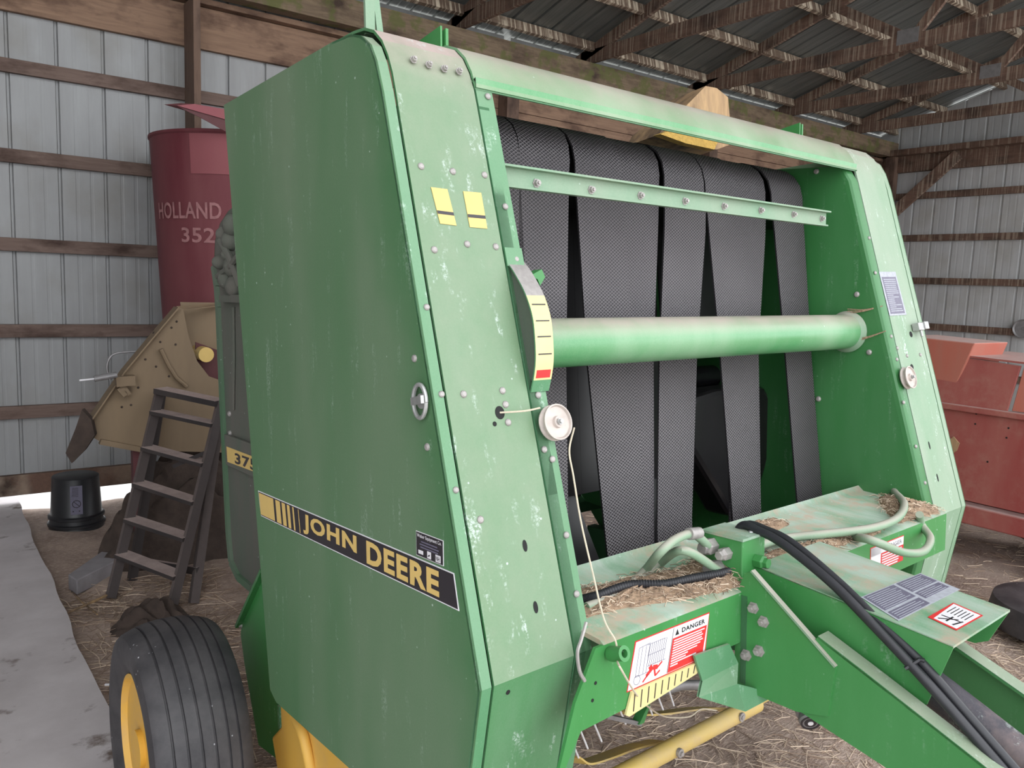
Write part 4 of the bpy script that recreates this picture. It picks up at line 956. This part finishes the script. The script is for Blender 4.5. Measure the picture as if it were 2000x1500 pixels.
# ---- pulleys
def pulley(px, py, r, par=None):
    a, b = fp(px, py); Tq = FT @ Matrix.Translation((a, b, .006))
    p_ = BP(MB().lathe([(0, 0), (r*.9, 0), (r, .002), (r, .004), (r*.80, .008), (r*.80, .011), (r, .015), (r, .018), (r*.92, .0185), (r*.86, .0145), (r*.34, .0140), (r*.30, .019), (0, .019)], Tq, 44), 'twine_pulley', 'pulley', smooth=True, angle=.5)
    BP(MB().lathe([(0, .019), (r*.2, .019), (r*.2, .023), (r*.13, .023), (r*.13, .027), (0, .027)], Tq, 6), 'axle_bolt', 'galv', p_)
    return p_
pulley(1073, 828, .0305); pulley(1763, 740, .0305)
# ---- stickers, holes, slots, bolts on the front strips
def fquad(pts, name, mats, h=.0012, par=None): return BP(MB().poly(FT, [fp(*q) for q in pts], 0, .0005, h), name, mats, par)
for pts, ln_ in ((((841, 366), (873, 370), (891, 441), (859, 437)), 413), (((904, 374), (939, 377), (951, 447), (917, 444)), 425)):
    d = MB(); P4 = [fp(*q) for q in pts]; d.poly(FT, P4, 0, .0005, .0008)
    t0 = .64; l_ = lambda a, b, t_: (a[0]+(b[0]-a[0])*t_, a[1]+(b[1]-a[1])*t_)
    d.poly(FT, [l_(P4[0], P4[3], t0), l_(P4[1], P4[2], t0), l_(P4[1], P4[2], t0+.09), l_(P4[0], P4[3], t0+.09)], 1, .0014, .0003)
    BP(d, 'reflective_sticker', ['decyel', 'decblk'], fl_)
d = MB(); P4 = [fp(*q) for q in ((1716, 531), (1748, 531), (1770, 615), (1737, 617))]; d.poly(FT, P4, 1, .0005, .0008)
K = P4[:]; d.poly(FT, [quad(.08, .12), quad(.92, .12), quad(.92, .96), quad(.08, .96)], 0, .0014, .0003)
for i in range(17):
    v = .17+.045*i; e = random.choice((.85, .8, .85, .5)); d.poly(FT, [quad(.14, v), quad(e, v), quad(e, v+.017), quad(.14, v+.017)], 1, .0018, .0002)
BP(d, 'instruction_sticker', ['decgry', 'declil'], fr_)
def holes(qs, r, par, plane=FT, f=fp, ry=None):
    mb = MB()
    for q in qs:
        a, b = f(*q); mb.poly(plane, [(a+r*math.cos(2*PI*k/14), b+(ry or r)*math.sin(2*PI*k/14)) for k in range(14)], 0, .0003, .0004)
    return BP(mb, 'slot_hole', 'black', par)
holes([(976, 806)], .0095, fl_, ry=.011); holes([(966, 828)], .004, fl_); holes([(1025, 1066), (1046, 1186)], .0045, fl_, ry=.0095); holes([(992, 1352)], .004, fl_, FTL, fpl)
holes([(1779, 653), (1781, 717)], .0085, fr_); holes([(1815, 870), (1831, 933)], .0035, fr_, ry=.011)
for q in ((822, 325), (884, 335), (946, 342), (912, 477), (968, 482), (905, 770), (981, 763), (987, 790), (992, 825), (848, 488), (938, 1015)):
    bolt(FT @ Matrix.Translation((*fp(*q), 0)), fl_)
for q in ((807, 117), (837, 127), (867, 135), (896, 140)):
    bolt(FT @ Matrix.Translation((*fp(*q), 0)), fl_, hexa=True, r=.005)
for q in ((952, 189), (986, 404), (1007, 507), (1050, 772), (1062, 878), (1078, 897), (1105, 1045), (1125, 1160)):
    bolt(FT @ Matrix.Translation((*fp(*q), .001)), None, r=.006)
for q in ((833, 600), (862, 770), (890, 957)):
    bolt(FT @ Matrix.Translation((*fp(*q), .0)), sh, r=.0055)
bolt(FTL @ Matrix.Translation((*fpl(1102, 1484), .001)))
for q in ((1697, 465), (1709, 533), (1740, 657), (1751, 702), (1771, 695), (1797, 693), (1764, 786), (1788, 872), (1806, 943), (1752, 680)):
    bolt(FT @ Matrix.Translation((*fp(*q), .0)), fr_, r=.0055)
for q in ((1674, 575), (1698, 688), (1599, 779), (1595, 335)):
    p = lb(*q, 0, IX); bolt(fr((IX-.001, p.y, p.z), (0, -1, 0), (0, 0, 1)), None, r=.008, h=.006)
# spring clip on right strip
a, b = fp(1786, 640); c_ = MB(); Tc = FT @ Matrix.Translation((a, b, .002))
c_.box(-.02, .012, -.012, .010, 0, .02, 0, Tc); c_.box(.012, .036, -.010, .012, .005, .024, 0, Tc); c_.box(-.004, .004, -.03, -.010, .01, .016, 0, Tc)
BP(c_, 'latch_clip', 'galv', fr_, bevel=.002)
# ---- upright bars and brackets on top
p0 = lb(722, 52, 1, 1.25); p1 = lb(719, -20, 1, 1.25); p2 = lb(742, 55, 1, 1.25); p3 = lb(722, -20, 1, 1.25)
BP(MB().bar((p0.x, 1.25, .478), (p1.x, 1.25, p1.z+.15), .018, .006, (0, 1, 0)), 'upright_bar', 'pale')
BP(MB().bar((p2.x, 1.25, .484), (p3.x-.01, 1.25, p3.z+.15), .012, .004, (0, 1, 0)), 'upright_bar', 'pale')
for xm, s_ in ((.175, 1), (1.40, 1)):
    mb = MB(); mb.prism([(xm, 1.26, .486), (xm, 1.26, .53), (xm, 1.34, .52), (xm, 1.36, .486)], (.004, 0, 0)); mb.prism([(xm+.012, 1.26, .486), (xm+.012, 1.26, .528), (xm+.012, 1.30, .52), (xm+.012, 1.30, .486)], (.006, 0, 0)); BP(mb, 'lifting_bracket', 'green')
# ---- twine
tw = MB(); e1 = lb(1102, 868, 1, .965)
pa = FT @ Vector((*fp(976, 806), .0)); pb2 = FT @ Vector((fp(1042, 800)[0], fp(1042, 800)[1], .016))
tw.tube(catmull([pa, pa.lerp(pb2, .5)+Vector((0, -.012, 0)), pb2], 6), .0016, 6)
pe = FT @ Vector((fp(1110, 838)[0], fp(1110, 838)[1], .015))
tw.tube(catmull([pe, lb(1112, 880, 1, .965), lb(1120, 930, 1, .95), lb(1135, 1020, 1, .93), lb(1158, 1120, 1, .90), lb(1180, 1210, 1, .86), Vector((ey.x, .838, ey.z+.02)), Vector((ey.x, .835, ey.z-.008)), lb(1212, 1305, 1, .80), lb(1242, 1355, 1, .84), lb(1268, 1382, 1, .95), lb(1300, 1400, 1, 1.1), lb(1345, 1400, 1, 1.12), lb(1370, 1385, 1, 1.12), lb(1400, 1388, 1, 1.12)], 8), .0017, 6)
BP(tw, 'twine_strand', 'twine', smooth=True)
tf = MB()
tf.tube(catmull([lb(1145, 1215, 1, .85), lb(1135, 1250, 1, .845), lb(1128, 1275, 1, .843), lb(1132, 1310, 1, .845), lb(1142, 1330, 1, .845)], 6), .003, 6); BP(tf, 'frayed_twine', 'rustybolt', smooth=True)
cw = MB()
for (a, b) in (((1655, 612), (1722, 598)), ((1655, 670), (1728, 647))):
    P0 = lb(*a, 0, IX-.012); P1 = FT @ Vector((*fp(*b), .003))
    for k in range(3): cw.tube(catmull([P0+Vector((0, 0, .006*k)), P0.lerp(P1, .5)+Vector((-.004, 0, -.004+.002*k)), P1], 6), .0013, 5)
BP(cw, 'dusty_cobweb', 'chaff', smooth=True)
# ---- rear door (tailgate) seen behind the shield
GX = .10
gpx = ((520, 380), (470, 392), (446, 412), (430, 436), (420, 470), (418, 520), (424, 560), (427, 600), (432, 720), (438, 850), (443, 960), (447, 1040), (452, 1095), (466, 1125), (492, 1147), (540, 1150))
gpts = [lb(*q, 0, GX) for q in gpx]; gpts = [gpts[0]]+gpts[1:]
gate = BP(MB().prism(gpts, (.006, 0, 0)), 'tailgate_side', 'dusty')
outer = [lb(*q, 0, GX) for q in gpx[2:15]]; mb = MB()
for p, q in zip(outer, outer[1:]): mb.prism([p, q, (q.x+1.45, q.y, q.z), (p.x+1.45, p.y, p.z)], (0, -.004, 0))
BP(mb, 'tailgate_shell', 'darkgreen', gate)
mb = MB()
for p, q in zip(outer[3:], outer[4:]): 
    mb.bar(p+Vector((-.004, -.008, 0)), q+Vector((-.004, -.008, 0)), .010, .02, (0, 1, 0))
BP(mb, 'gate_rim', 'rim', gate, smooth=True)
dc = [lb(*q, 0, GX-.012) for q in ((437, 848), (520, 878), (520, 945), (441, 908))]
BP(MB().prism(dc, (.012, 0, 0)), 'raised_rib', 'dusty', gate, bevel=.003)
GT = fr((GX-.012, 2.4, 0), (0, -1, 0), (0, 0, 1)); gq = lambda px, py: (lambda p: (2.4-p.y, p.z))(lb(px, py, 0, GX-.012))
d = MB(); K = [gq(*q) for q in ((443, 872), (516, 900), (518, 929), (445, 902))]; d.poly(GT, K, 0, .0005, .0006)
L0 = gq(459, 879); L1 = gq(503, 924); d.text('375', GT, L0[0], L1[0], K[0][1]-.039, K[0][1]-.009, 1, .0016, .03)
BP(d, 'model_decal', ['decyel', 'decblk'], gate)
BP(MB().prism([lb(*q, 0, GX-.02) for q in ((427, 577), (500, 574), (500, 592), (428, 590))], (.03, 0, 0)), 'gate_shelf', 'dusty', gate)
mb = MB()
for q, r in (((436, 458), .022), ((450, 440), .03), ((428, 512), .02), ((447, 470), .028), ((452, 520), .03), ((440, 545), .028), ((455, 560), .03), ((446, 498), .018)):
    p = lb(*q, 0, GX-.01); mb.lathe([(0, .02), (r*.5, .017), (r*.9, .008), (r, 0), (r, -.01)], fr(p, (0, -1, 0), (0, 0, 1)), 12)
mb.tube([lb(430, 470, 0, GX-.02), lb(447, 500, 0, GX-.02), lb(470, 560, 0, GX-.02)], .009, 8); mb.tube([lb(425, 540, 0, GX-.02), lb(450, 520, 0, GX-.02), lb(465, 500, 0, GX-.02)], .008, 8)
BP(mb, 'hinge_linkage', 'dusty', gate, smooth=True)
for q in ((449, 808), (450, 846)): p = lb(*q, 0, GX); bolt(fr(p, (0, -1, 0), (0, 0, 1)), gate, r=.008, h=.006)
BP(MB().tube([lb(456, 600, 0, GX-.004), lb(457, 700, 0, GX-.004), lb(456, 800, 0, GX-.004)], .004, 6), 'gate_cable', 'dusty', gate)
# ---- lower rear frame plate, green, with its lighter edges
LX = .045
lpz = [lb(*q, 0, LX) for q in ((520, 1112), (505, 1138), (472, 1215), (470, 1240), (478, 1300), (505, 1455), (552, 1491), (556, 1420), (590, 1370), (560, 1100))]
low = BP(MB().prism(lpz, (.006, 0, 0)), 'axle_guard', 'green')
mb = MB(); a, b = lb(520, 1112, 0, LX), lb(470, 1222, 0, LX); mb.bar(a, b, .03, .008, (0, 1, -1)); BP(mb, 'guard_lip', 'inner', low)
mb = MB(); a, b = lb(548, 1378, 0, LX), lb(553, 1492, 0, LX); mb.bar(a, b, .012, .012, (0, 1, 0)); BP(mb, 'guard_edge', 'flange', low)
p = lb(471, 1220, 0, LX); bolt(fr((LX, p.y, p.z), (0, -1, 0), (0, 0, 1)), low, r=.009, h=.008)
# yellow pickup gear cover under the shield
yp = [lb(*q, 0, .03) for q in ((545, 1340), (548, 1420), (530, 1440), (545, 1530), (760, 1560), (800, 1500), (700, 1380))]
yo = BP(MB().prism(yp, (.05, 0, 0)), 'pickup_side_cover', 'yellow', bevel=.008)
mb = MB(); mb.tube(catmull([lb(575, 1400, 0, .028), lb(590, 1430, 0, .02), lb(600, 1470, 0, .02), lb(610, 1520, 0, .025)], 6), .012, 10); BP(mb, 'cover_ridge', 'yellow', yo, smooth=True)
# ---- pickup: yellow tube, bands, tines
pk = BP(MB().tube([(.33, 1.1, -.975), (1.00, 1.1, -.982)], .021, 20), 'pickup_tube', 'dullyellow', smooth=True)
BP(MB().tube([(1.00, 1.1, -.982), (1.30, 1.1, -.985)], .008, 10), 'tube_rod', 'dullyellow', pk, smooth=True)
def disk(px, py, r, h, mat, name):
    p = lb(px, py, 1, 1.08); BP(MB().lathe([(0, 0), (r, 0), (r, h), (r*.5, h), (r*.5, h*1.6), (0, h*1.6)], fr((p.x, 1.08, p.z), (1, 0, 0), (0, 0, 1)), 12), name, mat, pk)
disk(1325, 1469, .010, .008, 'rustybolt', 'tube_bolt'); disk(1448, 1400, .011, .004, 'rustybolt', 'tube_clamp')
for pts in (((1112, 1478), (1135, 1490), (1175, 1480), (1230, 1460), (1285, 1447)), ((1215, 1388), (1240, 1395), (1290, 1393), (1350, 1385), (1400, 1383), (1425, 1390))):
    P = catmull([lb(*q, 1, 1.16) for q in pts], 6); mb = MB()
    for p, q in zip(P, P[1:]): mb.bar(p, q, .05, .004, (0, .3, 1))
    BP(mb, 'stripper_band', 'dullyellow')
for q, r in (((1133, 1425), (1148, 1462)), ((1160, 1412), (1175, 1448)), ((1122, 1460), (1130, 1480)), ((1262, 1362), (1274, 1396)), ((1282, 1352), (1295, 1386)), ((1236, 1372), (1250, 1408)), ((1306, 1346), (1316, 1378)), ((1208, 1380), (1222, 1414))):
    BP(MB().tube([lb(*q, 1, 1.12), lb(*r, 1, 1.13)], .0022, 6), 'spring_tine', 'decwht', smooth=True)
mb = MB(); mb.bar(lb(1183, 1398, 1, 1.05), lb(1250, 1413, 1, 1.05), .012, .008); BP(mb, 'tie_bar', 'grey')
BP(MB().prism([lb(1248, 1416, 1, 1.04), lb(1268, 1373, 1, 1.04), lb(1270, 1378, 1, 1.04), lb(1258, 1412, 1, 1.04)], (0, .02, 0)), 'tie_bar_tab', 'green')
BP(MB().tube([lb(1285, 1352, 1, 1.15), lb(1330, 1338, 1, 1.15), lb(1372, 1338, 1, 1.15)], .012, 10), 'feed_shaft', 'grey', smooth=True)
# ---- cylinder end under the tongue
ce = Vector((.60, .775, -.775)); Tce = fr(ce, (.8, .6, 0), (.25, -.3, .9)); nce = Vector((-.63, -.66, -.42)).normalized(); Tce = fr(lb(1583, 1412, 0, .60), nce.orthogonal(), nce.cross(nce.orthogonal()))
cy = BP(MB().lathe([(0, -.11), (.020, -.11), (.021, -.02), (.0165, -.018), (.0165, -.012), (.0195, -.011), (.0195, -.004), (.0170, 0), (0, 0)], Tce, 28), 'hitch_jack_socket', 'grey', smooth=True, angle=.4)
mb = MB(); mb.lathe([(.014, 0), (.0175, 0), (.0175, .001), (.014, .001)], Tce, 28, 0, close=True); mb.lathe([(.0, 0), (.011, 0), (.011, .0008), (0, .0008)], Tce, 24, 0); mb.lathe([(0, .001), (.005, .001), (.005, .002), (0, .002)], Tce, 16, 1)
BP(mb, 'socket_rings', ['decblk', 'decwht'], cy)
# ---- wheels (upright in the world, so built there and brought into the baler)
def wheel(cx, cy_, cz, r, face):
    prof = []
    w = .145
    crown = lambda x: r-.030*(abs(x)/w)**2.2
    prof = [(.215, -.115*face), (.225, -.125*face), (.262, -.145*face), (.305, -.150*face), (.335, -.143*face)]
    xs_ = [-.130]
    P = []
    gs = [-.095, -.055, -.015, .025, .065, .10]
    pts_ = [(-.132)]
    x = -.132
    seq = [x]
    for g_ in gs: seq += [g_-.004, g_-.0028, g_+.0028, g_+.004]
    seq += [.132]
    out = []
    for i, x in enumerate(seq):
        inn_ = any(abs(x-g_) < .003 for g_ in gs); out.append((crown(x)-(.008 if inn_ else 0), x*face))
    prof = prof+out+[(.335, .143*face), (.305, .150*face), (.262, .145*face), (.225, .125*face), (.215, .115*face)]
    T_w = fr((cx, cy_, cz), (0, 1, 0), (0, 0, 1))
    prof = [(a*r/.39, b*.86) for a, b in prof]
    base = empty('wheel', (0, 0, 0)); base.parent = BAL; base.matrix_local = ROOTI
    k_ = r/.39
    MB().lathe(prof, T_w, 72, close=True).build('tyre_casing', 'tyre', base, smooth=True, angle=.5)
    rim = [(.222, -.110), (.224, -.128), (.214, -.130), (.205, -.112), (.196, -.085), (.19, -.05), (.16, -.03), (.06, -.035), (.05, -.06), (0, -.06), (0, -.02), (.06, -.0), (.19, .0), (.2, .1), (.222, .12)]
    MB().lathe([(a*k_, b*face*.86) for a, b in rim], T_w, 48).build('rim', 'yellow', base, smooth=True, angle=.5)
    MB().lathe([(0, -.0), (.055, -.0), (.05, .05), (0, .05)], T_w @ Matrix.Translation((0, 0, -.11*face)), 16).build('hub', 'yellow', base, smooth=True, angle=.5)
    v = T_w @ Vector((-.145*math.cos(.2), .145*math.sin(.2)+.02, -.07*face)); MB().box(-.012, .012, -.005, .005, -.003, .003, 0, Matrix.Translation(v)).build('valve_slot', 'black', base)
wheel(.56, 2.32, .358, .368, 1)
BP(MB().tube([(.30, 1.92, -1.05), (1.45, 1.92, -1.05)], .04, 16), 'axle', 'darkgreen', smooth=True)
rw = ROOT @ Vector((mx(-.17)*S, 1.83*S, 0)); wheel(rw.x, rw.y, .358, .368, -1)
for x in (.25, 1.42): BP(MB().box(x-.02, x+.02, 1.4, 2.1, -1.07, -.80), 'frame_leg', 'darkgreen')
# tongue stand reaching the floor ahead of the camera's frame
hitch_end = ROOT @ Vector((.71*S, -.2*S, -.98*S))
base = empty('hitch_stand', (0, 0, 0)); base.parent = BAL; base.matrix_local = ROOTI
MB().tube([(hitch_end.x, hitch_end.y, -.02), (hitch_end.x, hitch_end.y, hitch_end.z)], .03, 12).build('stand_post', 'green', base)
BP(MB().box(.567, .862, -.21, -.19, -1.03, -.93), 'hitch_end_plate', 'green')

# ---- chaff and hay lying on the beam (loose things)
def pile(pts, name, tag, h=.012, n=60, z0=-.502, seed=2, dens=1):
    """heap whose outline follows pts (baler units x,y), plus loose stems"""
    rnd = random.Random(seed); cx = sum(p[0] for p in pts)/len(pts); cy0 = sum(p[1] for p in pts)/len(pts)
    loop = catmull([Vector((x, y, 0)) for x, y in pts]+[Vector((*pts[0], 0))], 6)[:-1]; m_ = len(loop); vs = []; R_ = 8
    top = lambda y: bmz+.006+.016*(y-.862)/.213
    for i in range(R_+1):
        t_ = i/R_
        for p in loop:
            x = cx+(p.x-cx)*t_; y = cy0+(p.y-cy0)*t_; x += rnd.uniform(-.003, .003); y += rnd.uniform(-.003, .003)
            vs.append((x, y, top(y)+h*(1-t_**2)*(.6+.8*rnd.random())+.0005-(.003 if i == R_ else 0)))
    mb = MB(); mb.add(vs, [(i*m_+k, i*m_+(k+1) % m_, (i+1)*m_+(k+1) % m_, (i+1)*m_+k) for i in range(R_) for k in range(m_)], 0)
    for _ in range(n):
        t_ = rnd.random()**.5; p = rnd.choice(loop); x = cx+(p.x-cx)*t_*1.05; y = cy0+(p.y-cy0)*t_*1.05; a = rnd.uniform(0, 6.3); l = rnd.uniform(.006, .03)
        z = top(y)+h*(1-t_*t_)+.001
        mb.tube([(x, y, z), (x+l*.5*math.cos(a), y+l*.5*math.sin(a), z+rnd.uniform(0, .006)), (x+l*math.cos(a+.4), y+l*math.sin(a+.4), z)], rnd.uniform(.0005, .0009), 3, rnd.choice((1, 2)), cap=False)
    vv = [ROOT @ (v*S) for v in mb.v]; mb.v = vv
    o = mb.build(name, ['chaff', 'straw', 'strawdark'], smooth=True, angle=1.5); settag(o, *tag); o['kind'] = 'stuff'
pile([(.215, .93), (.30, .92), (.42, .885), (.50, .872), (.56, .875), (.57, .97), (.45, 1.01), (.30, 1.03), (.215, 1.04)], 'chaff_pile', ('brown hay chaff on the left half of the green cross beam under the hoses', 'chaff'), .014, 420)
pile([(.50, .866), (.60, .858), (.70, .86), (.76, .875), (.74, .94), (.68, .98), (.55, .99), (.49, .93)], 'chaff_pile', ('tangled straw packed around the green valve block on the beam', 'chaff'), .026, 480, seed=4)
pile([(.76, .872), (.9, .868), (1.02, .872), (1.03, .90), (.9, .925), (.76, .94)], 'chaff_pile', ('thin strip of chaff on the beam behind the driveline shield', 'chaff'), .012, 160, seed=6)
pile([(1.24, .875), (1.35, .862), (1.45, .862), (1.462, .90), (1.462, 1.02), (1.38, .99), (1.30, .93)], 'chaff_pile', ('brown chaff heaped at the right end of the beam below the hose hole', 'chaff'), .022, 280, seed=8)
pile([(1.03, .868), (1.14, .866), (1.16, .885), (1.10, .90), (1.03, .895)], 'chaff_pile', ('small patch of chaff at the beam front above the right decal', 'chaff'), .01, 80, seed=9)
pile([(.80, 1.0), (1.0, 1.02), (1.0, 1.06), (.82, 1.06), (.74, 1.03)], 'chaff_pile', ('crumbly chaff ridge at the rear of the beam by the third belt group', 'chaff'), .018, 90, seed=12)
# ---- splintered wooden block resting on the baler's rear top plate
def toW(v): return ROOT @ (Vector(v)*S)
wb = empty('wooden_block', toW((.95, 1.9, .38)), 'splintered pale wooden block resting on the baler top behind the tube', 'wood block')
P = [lb(*q, 1, 1.72) for q in ((1288, 262), (1300, 240), (1335, 212), (1378, 168), (1400, 172), (1422, 190), (1425, 225), (1432, 280), (1400, 292), (1330, 282))]
A = [(p.x*1.0, 1.72, max(p.z, .381)) for p in P]
A = [(p.x, 1.72, p.z) for p in P]
zmin = min(a[2] for a in A); 
mb = MB(); n = len(A); B2 = [(x+.03, 1.86, .381+(z-zmin)*.95) for x, y, z in A]
A2 = [(x, 1.70, .381+(z-zmin)) for x, y, z in A]
dzb = 0
vs = [toW(v) for v in A]+[toW((x+.02, y+.16, z-.01)) for x, y, z in A]
cen = sum((Vector(v) for v in A), Vector())/n
vs.append(toW((cen.x, cen.y-.012, cen.z+.01)))
mb.v = vs; mb.f = [(i, (i+1) % n, 2*n) for i in range(n)]+[tuple(range(2*n-1, n-1, -1))]+[(i, i+n, (i+1) % n+n, (i+1) % n) for i in range(n)]; mb.m = [0]*len(mb.f)
lp(mb, 'block', 'woodpale', wb)
f_ = [lb(*q, 1, 1.69) for q in ((1290, 262), (1320, 250), (1370, 258), (1405, 272), (1395, 292), (1340, 280))]
mb = MB(); mb.v = [toW(v) for v in f_]+[toW(v+Vector((0, .03, 0))) for v in f_]; k6 = 6
mb.f = [tuple(range(6)), tuple(range(11, 5, -1))]+[(i, i+6, (i+1) % 6+6, (i+1) % 6) for i in range(6)]; mb.m = [0]*8
lp(mb, 'fibre_padding', 'foam', wb)
